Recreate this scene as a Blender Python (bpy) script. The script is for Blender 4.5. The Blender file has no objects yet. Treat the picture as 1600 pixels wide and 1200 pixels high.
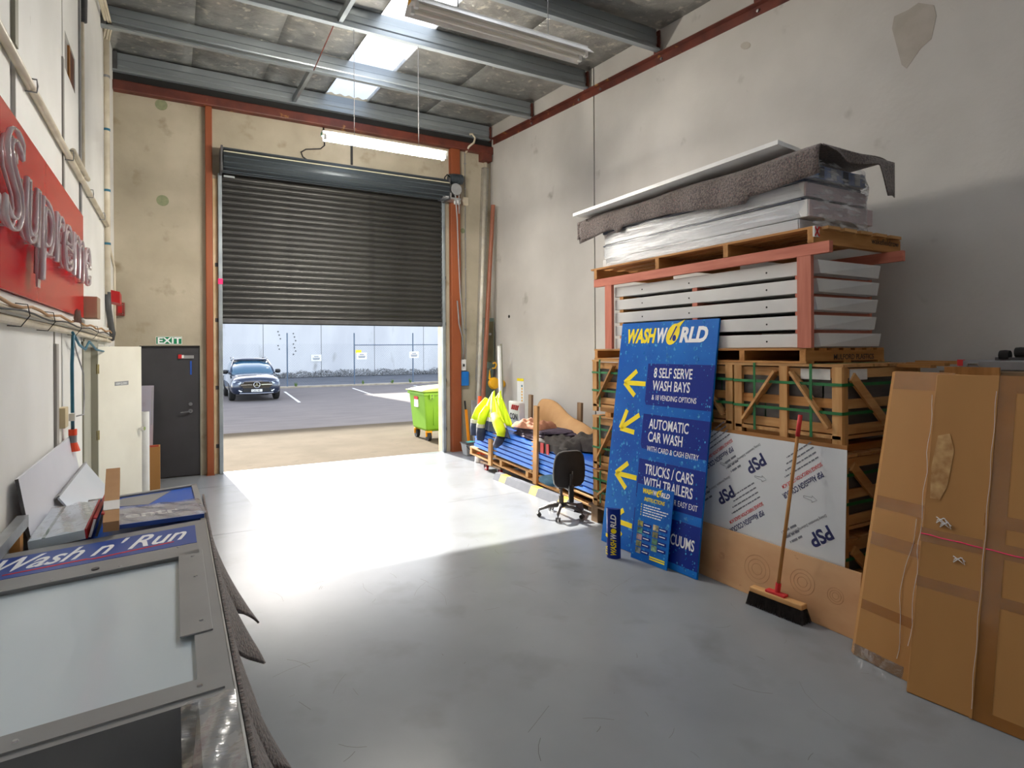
import bpy, math, random
from mathutils import Matrix, Vector
random.seed(7)
R = math.radians
SC = bpy.context.scene
COL = SC.collection
# ------------------------------------------------------------------ camera
CAM_F, CAM_YAW, CAM_ROLL, CAM_CY, CAM_H = 934.6, R(29.383), R(-.3406), 545.4, 2.0
_fw = Vector((math.sin(CAM_YAW), math.cos(CAM_YAW), 0)); _r = Vector((math.cos(CAM_YAW), -math.sin(CAM_YAW), 0)); _u = Vector((0, 0, 1))
_rt = math.cos(CAM_ROLL)*_r + math.sin(CAM_ROLL)*_u; _up = -math.sin(CAM_ROLL)*_r + math.cos(CAM_ROLL)*_u
cd = bpy.data.cameras.new('camera'); cam = bpy.data.objects.new('camera', cd); COL.objects.link(cam)
cd.sensor_width = 36; cd.lens = CAM_F/1600*36; cd.shift_y = -(600-CAM_CY)/1600; cd.clip_start = .05; cd.clip_end = 300
cam.matrix_world = Matrix(((_rt.x, _up.x, -_fw.x, 0), (_rt.y, _up.y, -_fw.y, 0), (_rt.z, _up.z, -_fw.z, CAM_H), (0, 0, 0, 1)))
SC.camera = cam
# ------------------------------------------------------------------ world, sun, exposure
wd = bpy.data.worlds.new('sky'); SC.world = wd; wd.use_nodes = True
wn = wd.node_tree.nodes; wl = wd.node_tree.links
sky = wn.new('ShaderNodeTexSky'); sky.sky_type = 'NISHITA'; sky.sun_disc = False
sky.sun_elevation = R(24.4); sky.sun_rotation = R(-4.6); sky.air_density = 1.0; sky.dust_density = 1.5; sky.ozone_density = 1.2
hs = wn.new('ShaderNodeHueSaturation'); hs.inputs['Saturation'].default_value = .5; wl.new(sky.outputs[0], hs.inputs['Color']); wl.new(hs.outputs[0], wn['Background'].inputs[0]); wn['Background'].inputs[1].default_value = .275
sd = bpy.data.lights.new('sun', 'SUN'); sd.energy = 7.5; sd.angle = R(.55); sd.color = (1, .95, .86)
sun = bpy.data.objects.new('sun', sd); COL.objects.link(sun)
sun.rotation_euler = Vector((.080, -1, -.454)).to_track_quat('-Z', 'Y').to_euler(); sun.location = (0, 30, 25)
SC.view_settings.view_transform = 'Standard'; SC.view_settings.look = 'None'; SC.view_settings.gamma = 1
SC.view_settings.use_curve_mapping = False; SC.view_settings.exposure = 1.55
TUBE_STRENGTH = 175.0
SC.cycles.max_bounces = 10; SC.cycles.diffuse_bounces = 6; SC.cycles.transparent_max_bounces = 16
SC.cycles.sample_clamp_indirect = 6

# ------------------------------------------------------------------ helpers
W = {}
def wm(p): return W.get(p, Matrix.Identity(4)) if p else Matrix.Identity(4)
def props(o, label=None, cat=None, group=None, kind=None):
    if label: o['label'] = label
    if cat: o['category'] = cat
    if group: o['group'] = group
    if kind: o['kind'] = kind
    return o
def thing(name, label, cat, loc=(0, 0, 0), rz=0, group=None, kind=None):
    o = bpy.data.objects.new(name, None); COL.objects.link(o); o.empty_display_size = .1
    o.location = loc; o.rotation_euler = (0, 0, rz); W[o] = Matrix.Translation(loc) @ Matrix.Rotation(rz, 4, 'Z')
    return props(o, label, cat, group, kind)
class G:
    def __init__(s): s.v = []; s.f = []
    def add(s, vs, fs):
        n = len(s.v); s.v += [Vector(q) for q in vs]; s.f += [tuple(i+n for i in q) for q in fs]; return s
    def hexa(s, p): return s.add(p, [(0, 3, 2, 1), (4, 5, 6, 7), (0, 1, 5, 4), (1, 2, 6, 5), (2, 3, 7, 6), (3, 0, 4, 7)])
    def box(s, x0, x1, y0, y1, z0, z1):
        x0, x1 = min(x0, x1), max(x0, x1); y0, y1 = min(y0, y1), max(y0, y1); z0, z1 = min(z0, z1), max(z0, z1)
        return s.hexa([(x0, y0, z0), (x1, y0, z0), (x1, y1, z0), (x0, y1, z0), (x0, y0, z1), (x1, y0, z1), (x1, y1, z1), (x0, y1, z1)])
    def beam(s, a, b, w, h, up=(0, 0, 1)):
        a = Vector(a); b = Vector(b); d = (b-a).normalized(); u = Vector(up)
        if abs(d.dot(u)) > .98: u = Vector((1, 0, 0))
        r = d.cross(u).normalized()*w/2; t = r.cross(d).normalized()*h/2
        return s.hexa([a-r-t, a+r-t, b+r-t, b-r-t, a-r+t, a+r+t, b+r+t, b-r+t])
    def cyl(s, a, b, r, n=12, r2=None):
        a = Vector(a); b = Vector(b); d = (b-a).normalized(); u = Vector((0, 0, 1)) if abs(d.z) < .9 else Vector((1, 0, 0))
        x = d.cross(u).normalized(); y = d.cross(x); r2 = r if r2 is None else r2; vs = []
        for k in range(n):
            c, e = math.cos(2*math.pi*k/n), math.sin(2*math.pi*k/n); vs.append(a+(x*c+y*e)*r)
        for k in range(n):
            c, e = math.cos(2*math.pi*k/n), math.sin(2*math.pi*k/n); vs.append(b+(x*c+y*e)*r2)
        return s.add(vs, [(k, (k+1) % n, n+(k+1) % n, n+k) for k in range(n)]+[tuple(range(n-1, -1, -1)), tuple(range(n, 2*n))])
    def tube(s, pts, r, n=8, closed=False):
        P = [Vector(p) for p in pts]; m = len(P); vs = []; px = None
        for i in range(m):
            d = (P[(i+1) % m]-P[i-1]) if (closed or 0 < i < m-1) else (P[1]-P[0] if i == 0 else P[-1]-P[-2])
            d.normalize()
            if px is None:
                u = Vector((0, 0, 1)) if abs(d.z) < .9 else Vector((1, 0, 0)); px = d.cross(u).normalized()
            px = (px-d*px.dot(d)).normalized(); y = d.cross(px)
            rr = r[i] if isinstance(r, (list, tuple)) else r
            for k in range(n): vs.append(P[i]+(px*math.cos(2*math.pi*k/n)+y*math.sin(2*math.pi*k/n))*rr)
        fs = []
        for i in range(m if closed else m-1):
            j = (i+1) % m
            for k in range(n): fs.append((i*n+k, i*n+(k+1) % n, j*n+(k+1) % n, j*n+k))
        if not closed: fs += [tuple(range(n-1, -1, -1)), tuple((m-1)*n+k for k in range(n))]
        return s.add(vs, fs)
    def prism(s, poly, f0, f1):            # poly 2d, f0/f1 map (u,v) to a point on either face
        n = len(poly); vs = [f0(*p) for p in poly]+[f1(*p) for p in poly]
        return s.add(vs, [tuple(range(n-1, -1, -1)), tuple(range(n, 2*n))]+[(k, (k+1) % n, n+(k+1) % n, n+k) for k in range(n)])
    def grid(s, fn, nu, nv, closed_u=False):
        vs = [fn(i/(nu if closed_u else nu-1), j/(nv-1)) for j in range(nv) for i in range(nu)]
        fs = [(j*nu+i, j*nu+(i+1) % nu, (j+1)*nu+(i+1) % nu, (j+1)*nu+i) for j in range(nv-1) for i in range(nu if closed_u else nu-1)]
        return s.add(vs, fs)
    def lathe(s, prof, c, n=20, axis=2):
        vs = []
        for r, h in prof:
            for k in range(n):
                a = 2*math.pi*k/n; q = (r*math.cos(a), r*math.sin(a), h)
                q = q if axis == 2 else ((h, q[0], q[1]) if axis == 0 else (q[0], h, q[1]))
                vs.append(Vector(c)+Vector(q))
        m = len(prof)
        return s.add(vs, [(i*n+k, i*n+(k+1) % n, (i+1)*n+(k+1) % n, (i+1)*n+k) for i in range(m-1) for k in range(n)]+[tuple(range(n-1, -1, -1)), tuple((m-1)*n+k for k in range(n))])
    def loft(s, secs):                     # closed loops with the same count
        n = len(secs[0]); vs = [p for q in secs for p in q]; m = len(secs)
        return s.add(vs, [(i*n+k, i*n+(k+1) % n, (i+1)*n+(k+1) % n, (i+1)*n+k) for i in range(m-1) for k in range(n)]+[tuple(range(n-1, -1, -1)), tuple((m-1)*n+k for k in range(n))])
    def build(s, name, mat, parent=None, smooth=False, bevel=0, T=None, sub=0, thick=0, local=False):
        vs = [T @ v for v in s.v] if T is not None else s.v
        if parent is not None:
            if not local: inv = wm(parent).inverted(); vs = [inv @ v for v in vs]
            loc = None
        else:
            xs = [v.x for v in vs]; ys = [v.y for v in vs]; zs = [v.z for v in vs]
            loc = Vector(((min(xs)+max(xs))/2, (min(ys)+max(ys))/2, min(zs))); vs = [v-loc for v in vs]
        me = bpy.data.meshes.new(name); me.from_pydata([tuple(v) for v in vs], [], s.f); me.update()
        o = bpy.data.objects.new(name, me); COL.objects.link(o); me.materials.append(mat)
        if smooth:
            for p in me.polygons: p.use_smooth = True
        if parent is not None: o.parent = parent; W[o] = wm(parent)
        else: o.location = loc; W[o] = Matrix.Translation(loc)
        if thick: q = o.modifiers.new('thickness', 'SOLIDIFY'); q.thickness = thick; q.offset = 0
        if bevel: q = o.modifiers.new('bevel', 'BEVEL'); q.width = bevel; q.segments = 2; q.limit_method = 'ANGLE'
        if sub: q = o.modifiers.new('smooth', 'SUBSURF'); q.levels = sub; q.render_levels = sub
        return o
def fixn(o):
    import bmesh
    b = bmesh.new(); b.from_mesh(o.data); bmesh.ops.recalc_face_normals(b, faces=b.faces); b.to_mesh(o.data); b.free(); return o
def BX(name, mat, parent, *a, **k): return G().box(*a).build(name, mat, parent, **k)
def copy_of(o, parent, M, name=None):          # another object with the same mesh, moved by the world matrix M
    c = bpy.data.objects.new(name or o.name.split('.')[0], o.data); COL.objects.link(c); c.parent = parent
    c.matrix_basis = wm(parent).inverted() @ M @ wm(o.parent if o.parent else o); W[c] = wm(parent); 
    for md in o.modifiers:
        q = c.modifiers.new(md.name, md.type)
        if md.type == 'BEVEL': q.width = md.width; q.segments = md.segments; q.limit_method = md.limit_method
    return c
class Pl:                                   # a plane in space: o origin, u and v unit directions, n = u x v
    def __init__(s, o, a, b):
        s.o = Vector(o); s.u = (Vector(a)-s.o).normalized(); v = Vector(b)-s.o; s.v = (v-s.u*v.dot(s.u)).normalized(); s.n = s.u.cross(s.v)
    def p(s, u, v, d=0): return s.o+s.u*u+s.v*v+s.n*d
    def box(s, g, u0, u1, v0, v1, d0, d1):
        return g.hexa([s.p(u0, v0, d0), s.p(u1, v0, d0), s.p(u1, v1, d0), s.p(u0, v1, d0), s.p(u0, v0, d1), s.p(u1, v0, d1), s.p(u1, v1, d1), s.p(u0, v1, d1)])
    def poly(s, g, pts, d0, d1): return g.prism(pts, lambda a, b: s.p(a, b, d0), lambda a, b: s.p(a, b, d1))
    def M(s, u, v, d, ang=0):
        c, e = math.cos(ang), math.sin(ang); x = s.u*c+s.v*e; y = -s.u*e+s.v*c; q = s.p(u, v, d)
        return Matrix(((x.x, y.x, s.n.x, q.x), (x.y, y.y, s.n.y, q.y), (x.z, y.z, s.n.z, q.z), (0, 0, 0, 1)))
def TXT(name, body, size, mat, parent, M, sx=1, bold=0, shear=0, align='LEFT', ext=.0004, space=1, line=1, width=None):
    c = bpy.data.curves.new(name, 'FONT'); c.body = body; c.size = size; c.extrude = ext; c.shear = shear; c.offset = bold*size; c.align_x = align
    c.space_character = space; c.space_line = line; c.resolution_u = 3
    t = bpy.data.objects.new('temporary_text', c); me = bpy.data.meshes.new_from_object(t); me.name = name
    bpy.data.objects.remove(t); bpy.data.curves.remove(c); me.materials.clear(); me.materials.append(mat)
    xs = [v.co.x for v in me.vertices]
    if width and xs: sx = width/max(1e-6, max(xs)-min(xs))
    o = bpy.data.objects.new(name, me); COL.objects.link(o); o.parent = parent
    o.matrix_basis = wm(parent).inverted() @ M @ Matrix.Diagonal((sx, 1, 1, 1)); W[o] = wm(parent)
    return o
def DASH(name, P, par, u, v, w, h, mat, ang=0, d=.0015, seed=1):      # a line of small print too fine to read
    rr = random.Random(seed); g = G(); M = P.M(u, v, 0, ang); x = 0
    while x < w:
        l = min(w-x, h*rr.uniform(1.5, 5)); q = [M @ Vector((a, b, c)) for c in (0, d) for a, b in ((x, 0), (x+l, 0), (x+l, h), (x, h))]; g.hexa(q); x += l+h*.7
    return g.build(name, mat, par)
# ------------------------------------------------------------------ materials
def MAT(name, c1, c2=None, sc=4.0, st=(1, 1, 1), rough=.55, metal=0, bump=0, bsc=None, bst=None, det=6, lo=.35, hi=.65, rnd=0, coat=0, spec=.5, c3=None, sc3=30, lo3=.6, hi3=.7, trans=0, alpha=1, sheen=0, rvar=0):
    m = bpy.data.materials.new(name); m.use_nodes = True; nt = m.node_tree; n = nt.nodes; l = nt.links; b = n['Principled BSDF']
    b.inputs['Roughness'].default_value = rough; b.inputs['Metallic'].default_value = metal; b.inputs['Specular IOR Level'].default_value = spec
    b.inputs['Coat Weight'].default_value = coat; b.inputs['Transmission Weight'].default_value = trans; b.inputs['Alpha'].default_value = alpha
    if sheen: b.inputs['Sheen Weight'].default_value = sheen
    tc = n.new('ShaderNodeTexCoord')
    def noise(scale, stretch, detail=6):
        mp = n.new('ShaderNodeMapping'); mp.inputs['Scale'].default_value = stretch; l.new(tc.outputs['Object'], mp.inputs[0])
        t = n.new('ShaderNodeTexNoise'); t.inputs['Scale'].default_value = scale; t.inputs['Detail'].default_value = detail; l.new(mp.outputs[0], t.inputs[0]); return t
    def ramp(src, a, z):
        r = n.new('ShaderNodeMapRange'); r.inputs[1].default_value = a; r.inputs[2].default_value = z; l.new(src, r.inputs[0]); return r.outputs[0]
    def mix(f, a, z):
        x = n.new('ShaderNodeMix'); x.data_type = 'RGBA'
        if isinstance(f, float): x.inputs[0].default_value = f
        else: l.new(f, x.inputs[0])
        for i, q in ((6, a), (7, z)):
            if isinstance(q, tuple): x.inputs[i].default_value = (*q, 1)
            else: l.new(q, x.inputs[i])
        return x.outputs[2]
    col = c1
    if c2:
        t = noise(sc, st, det); col = mix(ramp(t.outputs[0], lo, hi), c1, c2)
        if rvar: 
            rr = n.new('ShaderNodeMapRange'); rr.inputs[3].default_value = rough-rvar; rr.inputs[4].default_value = rough+rvar; l.new(t.outputs[0], rr.inputs[0]); l.new(rr.outputs[0], b.inputs['Roughness'])
    if c3: t3 = noise(sc3, st, 4); col = mix(ramp(t3.outputs[0], lo3, hi3), col, c3)
    if rnd:
        oi = n.new('ShaderNodeObjectInfo'); h = n.new('ShaderNodeHueSaturation'); r = n.new('ShaderNodeMapRange'); r.inputs[3].default_value = 1-rnd; r.inputs[4].default_value = 1+rnd
        l.new(oi.outputs['Random'], r.inputs[0]); l.new(r.outputs[0], h.inputs['Value'])
        if isinstance(col, tuple): h.inputs['Color'].default_value = (*col, 1)
        else: l.new(col, h.inputs['Color'])
        col = h.outputs[0]
    if isinstance(col, tuple): b.inputs['Base Color'].default_value = (*col, 1)
    else: l.new(col, b.inputs['Base Color'])
    if bump:
        t = noise(bsc or sc, bst or st, 5); bp = n.new('ShaderNodeBump'); bp.inputs['Strength'].default_value = bump; bp.inputs['Distance'].default_value = .02
        l.new(t.outputs[0], bp.inputs['Height']); l.new(bp.outputs[0], b.inputs['Normal'])
    return m
def EMIT(name, c, s):
    m = bpy.data.materials.new(name); m.use_nodes = True; b = m.node_tree.nodes['Principled BSDF']; b.inputs['Base Color'].default_value = (.9, .9, .9, 1)
    b.inputs['Emission Color'].default_value = (*c, 1); b.inputs['Emission Strength'].default_value = s; return m
def FILM(name, tint=(.95, .97, 1), gloss=.25, bump=.5, bsc=8, st=(1, 1, 1), milk=.12, grough=.16):
    m = bpy.data.materials.new(name); m.use_nodes = True; nt = m.node_tree; n = nt.nodes; l = nt.links; n.remove(n['Principled BSDF'])
    tr = n.new('ShaderNodeBsdfTransparent'); gl = n.new('ShaderNodeBsdfGlossy'); gl.inputs['Roughness'].default_value = grough; df = n.new('ShaderNodeBsdfDiffuse'); df.inputs[0].default_value = (.85, .87, .9, 1)
    tr.inputs[0].default_value = (*tint, 1); fr = n.new('ShaderNodeLayerWeight'); fr.inputs[0].default_value = gloss
    tc = n.new('ShaderNodeTexCoord'); mp = n.new('ShaderNodeMapping'); mp.inputs['Scale'].default_value = st; t = n.new('ShaderNodeTexNoise'); t.inputs['Scale'].default_value = bsc; t.inputs['Detail'].default_value = 5
    l.new(tc.outputs['Object'], mp.inputs[0]); l.new(mp.outputs[0], t.inputs[0]); bp = n.new('ShaderNodeBump'); bp.inputs['Strength'].default_value = bump; bp.inputs['Distance'].default_value = .03; l.new(t.outputs[0], bp.inputs['Height'])
    l.new(bp.outputs[0], gl.inputs['Normal']); l.new(bp.outputs[0], fr.inputs['Normal'])
    r = n.new('ShaderNodeMapRange'); r.inputs[1].default_value = .5; r.inputs[2].default_value = .68; r.inputs[4].default_value = milk*2.5; l.new(t.outputs[0], r.inputs[0])
    a = n.new('ShaderNodeMixShader'); l.new(r.outputs[0], a.inputs[0]); l.new(tr.outputs[0], a.inputs[1]); l.new(df.outputs[0], a.inputs[2])
    c = n.new('ShaderNodeMixShader'); l.new(fr.outputs['Facing'], c.inputs[0]); l.new(a.outputs[0], c.inputs[1]); l.new(gl.outputs[0], c.inputs[2])
    l.new(c.outputs[0], n['Material Output'].inputs[0]); return m
def S(r, g, b): return tuple(((q/255+.055)/1.055)**2.4 if q > 10 else q/255/12.92 for q in (r, g, b))
m_conc = MAT('concrete_wall_paint', S(206, 202, 196), S(188, 184, 178), sc=.9, rough=.8, bump=.12, bsc=18, det=8, lo=.3, hi=.7, c3=S(150, 144, 136), sc3=2.2, lo3=.66, hi3=.80)
m_conce = MAT('concrete_end_wall', S(186, 176, 156), S(162, 152, 132), sc=1.1, rough=.8, bump=.15, bsc=14, det=9, lo=.35, hi=.65, c3=S(134, 120, 94), sc3=2.6, lo3=.6, hi3=.78)
m_patch = MAT('concrete_patch', S(180, 172, 162), S(170, 162, 151), sc=6, rough=.85)
m_green = MAT('green_filler', S(140, 146, 112), S(128, 134, 104), sc=20, rough=.8)
m_white = MAT('white_wall_paint', S(238, 237, 233), S(230, 229, 224), sc=1.4, rough=.6, bump=.03, bsc=30, c3=S(196, 190, 178), sc3=5, lo3=.72, hi3=.85)
m_whited = MAT('grey_joint', S(160, 156, 150), rough=.7)
m_cream = MAT('cream_pvc', S(226, 216, 196), S(206, 194, 170), sc=5, rough=.45)
m_floor = MAT('painted_floor', S(140, 144, 149), S(126, 130, 135), sc=.8, rough=.25, bump=.02, bsc=60, det=9, lo=.35, hi=.7, c3=S(116, 118, 120), sc3=2.0, lo3=.55, hi3=.85, rvar=.05, spec=.2)
m_foil = MAT('foil_insulation', S(176, 175, 170), S(138, 137, 134), sc=3, rough=.3, metal=.6, bump=1.0, bsc=11, det=8, c3=S(212, 208, 196), sc3=9, lo3=.58, hi3=.7)
m_black = MAT('black_gap', S(28, 27, 26), rough=.8)
m_galv = MAT('galvanised_steel', S(166, 174, 178), S(138, 146, 152), sc=3, st=(.15, 1, 1), rough=.40, metal=.5, bump=.05, bsc=20)
m_redox = MAT('red_oxide_paint', S(112, 54, 40), S(84, 40, 32), sc=4, rough=.55, c3=S(176, 128, 70), sc3=6, lo3=.66, hi3=.74)
m_orange = MAT('orange_primer', S(152, 80, 42), S(132, 66, 34), sc=2, st=(1, 1, .2), rough=.55)
m_roller = MAT('roller_charcoal', S(60, 59, 56), S(47, 46, 44), sc=1.5, rough=.42, metal=.25, c3=S(40, 39, 37), sc3=3, lo3=.66, hi3=.75)
m_drum = MAT('roller_hood_blue_grey', S(84, 92, 98), S(66, 74, 80), sc=2, st=(.2, 1, 1), rough=.4, metal=.3)
m_line = MAT('pale_line', S(190, 186, 160), rough=.5)
m_alu = MAT('aluminium', S(196, 200, 202), S(172, 176, 180), sc=6, rough=.35, metal=.8)
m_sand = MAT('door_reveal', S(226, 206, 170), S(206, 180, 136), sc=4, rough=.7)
m_pink = MAT('pink_tape', S(255, 20, 110), rough=.5)
m_bdoor = MAT('black_door_paint', S(62, 61, 64), S(54, 53, 56), sc=2, rough=.5)
m_wdoor = MAT('cream_door_paint', S(230, 226, 212), S(222, 217, 202), sc=2, rough=.5)
m_jamb = MAT('grey_green_jamb', S(168, 166, 150), S(150, 148, 132), sc=2, st=(1, 1, .2), rough=.6)
m_brass = MAT('aged_brass', S(150, 134, 80), S(110, 98, 60), sc=12, rough=.4, metal=.7)
m_chrome = MAT('chrome', S(214, 214, 216), rough=.18, metal=1)
m_steel = MAT('brushed_steel', S(176, 176, 178), S(150, 150, 152), sc=8, rough=.3, metal=.9)
m_exit = MAT('exit_green', S(0, 128, 84), rough=.5)
m_wht = MAT('white_plastic', S(236, 236, 234), S(226, 226, 224), sc=6, rough=.4)
m_print_w = MAT('white_print', S(240, 242, 244), rough=.5)
m_print_k = MAT('black_print', S(36, 34, 34), rough=.6)
m_print_n = MAT('navy_print', S(26, 34, 92), rough=.5)
m_print_r = MAT('red_print', S(206, 40, 44), rough=.5)
m_print_y = MAT('yellow_print', S(250, 226, 10), rough=.45)
m_print_g = MAT('grey_print', S(110, 114, 126), rough=.6)
m_dgrey = MAT('dark_grey_plastic', S(84, 84, 86), S(70, 70, 72), sc=6, rough=.5)
m_mgrey = MAT('mid_grey_plastic', S(150, 150, 150), S(134, 134, 136), sc=6, rough=.5)
m_tube_on = EMIT('lit_tube', (1, .94, .84), TUBE_STRENGTH)
m_tube_off = MAT('unlit_tube', S(236, 232, 222), rough=.35)
m_lampm = MAT('lamp_enamel', S(244, 242, 236), S(228, 226, 220), sc=5, rough=.4)
m_cable = MAT('black_cable', S(40, 38, 38), rough=.6)
m_cableb = MAT('teal_cable', S(48, 112, 136), rough=.5)
m_bredbox = MAT('alarm_red', S(196, 34, 40), S(176, 24, 30), sc=5, rough=.45)
m_bbrown = MAT('faded_red_metal', S(140, 62, 50), S(120, 50, 42), sc=8, rough=.5)
m_skyl = bpy.data.materials.new('skylight_sheet'); m_skyl.use_nodes = True
_n = m_skyl.node_tree.nodes; _l = m_skyl.node_tree.links; _n.remove(_n['Principled BSDF'])
_t = _n.new('ShaderNodeBsdfTranslucent'); _t.inputs[0].default_value = (.92, .95, 1, 1); _d = _n.new('ShaderNodeBsdfDiffuse'); _d.inputs[0].default_value = (.8, .82, .85, 1)
_x = _n.new('ShaderNodeMixShader'); _x.inputs[0].default_value = .2; _l.new(_t.outputs[0], _x.inputs[1]); _l.new(_d.outputs[0], _x.inputs[2]); _l.new(_x.outputs[0], _n['Material Output'].inputs[0])
m_timber = MAT('raw_timber', S(186, 134, 76), S(150, 96, 46), sc=3, st=(1, 1, 1), rough=.7)

# ================================================================== THE ROOM
XL, XR, YE, YB = -.8, 5.63, 10.85, -4.5
def roofz(y): return 6.22+.0625*(y-5.95)
# floor: slabs with saw-cut joints
fl = thing('floor', 'pale grey painted concrete warehouse floor', 'floor', (2.4, 3, 0), kind='structure')
BX('floor_base', MAT('joint_dark', S(64, 64, 66), rough=.9), fl, XL-.3, XR+.3, YB, YE+.02, -.14, -.012)
ys = [YB, 7.235, 9.81, YE+.02]
for a, b in zip(ys, ys[1:]): BX('floor_slab', m_floor, fl, XL-.3, XR+.3, a+.003, b-.003, -.012, 0)
random.seed(21); g = G()
for k in range(110):
    x = random.uniform(.5, 4.0); y = random.uniform(1.2, 7.0); a = random.uniform(0, 6.28); l = random.uniform(.04, .45)*random.random(); c = random.uniform(-.5, .5); w = random.uniform(.0008, .0022); p = [Vector((x+l*t*math.cos(a+c*t), y+l*t*math.sin(a+c*t), .0004)) for t in (0, .33, .66, 1)]
    n = Vector((-math.sin(a), math.cos(a), 0))*w; g.add([q-n for q in p]+[q+n for q in p], [(i, i+1, 5+i, 4+i) for i in range(3)])
props(g.build('scuff_marks', MAT('scuff_dark', S(84, 84, 86), rough=.6), fl), kind='stuff')
# left wall: white lining panels with joint strips
wl_ = thing('wall_left', 'white panelled left wall carrying conduits and the red sign', 'wall', (XL, 3, 0), kind='structure')
g = G(); g.box(XL-.28, XL-.02, YB, 7.28, 0, 6.9).box(XL-.28, XL-.02, 8.42, YE, 0, 6.9).box(XL-.28, XL-.02, 7.28, 8.42, 2.07, 4.42)
g.box(XL-.28, XL-.02, 7.28, 8.42, 4.42, 6.9); g.build('wall_core', m_whited, wl_)
for a, b in ((YB, 1.4), (1.42, 4.30), (4.44, 6.10)): BX('wall_panel', m_white, wl_, XL-.02, XL, a, b, 2.22, 6.9)
# panel with the timber-lined vent hole
BX('wall_panel', m_white, wl_, XL-.02, XL, 6.14, 6.25, 2.22, 6.9); BX('wall_panel', m_white, wl_, XL-.02, XL, 6.25, 6.84, 2.22, 4.40)
BX('wall_panel', m_white, wl_, XL-.02, XL, 6.25, 6.84, 4.72, 6.9); BX('wall_panel', m_white, wl_, XL-.02, XL, 6.84, 7.10, 2.22, 6.9)
for a, b in ((7.14, 9.30), (9.34, YE)): BX('wall_panel', m_white, wl_, XL-.02, XL, a, b, 2.07 if b > 8.5 else 2.22, 6.9)
for a, b in ((YB, 2.9), (2.92, 5.62), (5.70, 5.98), (6.02, 7.2)): BX('wall_panel', m_white, wl_, XL-.02, XL, a, b, 0, 2.20)
BX('wall_panel', m_white, wl_, XL-.02, XL, 8.50, YE, 0, 2.05)
BX('vent_lining', m_timber, wl_, XL-.1, XL-.021, 6.255, 6.835, 4.41, 4.71); BX('vent_stud', MAT('vent_dark', S(96, 52, 26), S(78, 42, 22), sc=8, rough=.7), wl_, XL-.021, XL-.008, 6.56, 6.835, 4.405, 4.715)
BX('vent_stud', m_timber, wl_, XL-.021, XL-.004, 6.54, 6.58, 4.405, 4.715)
BX('batten', m_jamb, wl_, XL, XL+.02, 4.33, 4.41, 3.75, 6.4); BX('batten', m_whited, wl_, XL, XL+.012, 6.07, 6.13, 2.3, 4.42); BX('batten', m_mgrey, wl_, XL, XL+.016, 7.06, 7.14, 2.25, 6.5)
BX('batten', m_whited, wl_, XL, XL+.02, 5.62, 5.72, 1.15, 2.06); BX('ledge', m_white, wl_, XL, XL+.035, YB, 9.6, 2.20, 2.31)
# end wall: precast panels around the roller opening and the exit door
we = thing('wall_end', 'stained precast concrete end wall with roller door opening', 'wall', (2.4, YE, 0), kind='structure')
for a in ((XL-.28, -.50, 0, 6.4), (-.50, .36, 2.085, 6.4), (.36, .66, 0, 6.4), (.66, 4.545, 4.95, 6.4), (4.545, XR+.3, 0, 6.4)): BX('wall_panel', m_conce, we, a[0], a[1], YE, YE+.18, a[2], a[3])
BX('parapet', m_conce, we, XL-.28, XR+.3, YE, YE+.18, 6.4, 7.4)
for x, z, s in ((-.17, 5.86, .085), (-.16, 4.36, .085), (5.0, 4.36, .05)): G().cyl((x, YE+.01, z), (x, YE-.004, z), s, 20).build('filler_patch', m_green, we)
# right wall: two precast panels with an open joint
wr = thing('wall_right', 'grey precast concrete right wall with a vertical panel joint', 'wall', (XR, 3, 0), kind='structure')
BX('wall_panel', m_conc, wr, XR, XR+.15, 7.40, YE+.18, 0, 7.2); BX('wall_panel', m_conc, wr, XR, XR+.15, YB, 7.375, 0, 7.2); BX('joint_filler', m_black, wr, XR+.03, XR+.15, 7.375, 7.40, 0, 7.2)
def patch(pts, dx=.003):
    G().prism(pts, lambda a, b: Vector((XR+.002, a, b)), lambda a, b: Vector((XR-dx, a, b))).build('stain_patch', m_patch, wr)
patch([(3.0, 4.86), (2.98, 4.96), (2.86, 4.96), (2.78, 4.98), (2.66, 4.90), (2.64, 4.80), (2.68, 4.62), (2.76, 4.58), (2.88, 4.45), (2.92, 4.50), (2.96, 4.68)])
patch([(4.58+.07*math.cos(a*.628), 5.41+.05*math.sin(a*.628+.5)) for a in range(10)])
G().cyl((XR, 10.1, 2.63), (XR-.01, 10.1, 2.63), .03, 10).build('anchor_hole', m_black, wr)
BX('wall_back', m_white, None, XL-.28, XR+.3, YB-.2, YB, 0, 7); props(bpy.data.objects['wall_back'], 'white back wall behind the viewer', 'wall', kind='structure')
# ceiling: foil sheets, purlins, skylight strip
ce = thing('ceiling', 'foil lined sloping roof on galvanised purlins with skylight sheets', 'ceiling', (2.4, 3, 6.2), kind='structure')
PY = [10.79, 9.17, 7.52, 5.95, 4.37, 2.79, 1.2, -.4, -2.0, -3.6]; SX0, SX1 = 2.34, 3.08
edges = [YE]+PY[1:]+[YB]
for a, b in zip(edges, edges[1:]):
    for x0, x1 in ((XL-.02, .25), (.25, 1.3), (1.3, SX0), (SX1, 4.2), (4.2, XR)):
        def sheet(u, v, x0=x0, x1=x1, a=a, b=b):
            x = x0+(x1-x0)*u; y = a+(b-a)*v; e = math.sin(math.pi*u)*math.sin(math.pi*v)
            return Vector((x, y, roofz(y)+.012-.035*e+.01*math.sin(9*x+3*y)*e))
        G().grid(sheet, 7, 9).build('foil_sheet', m_foil, ce, smooth=True, thick=.006)
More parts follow.
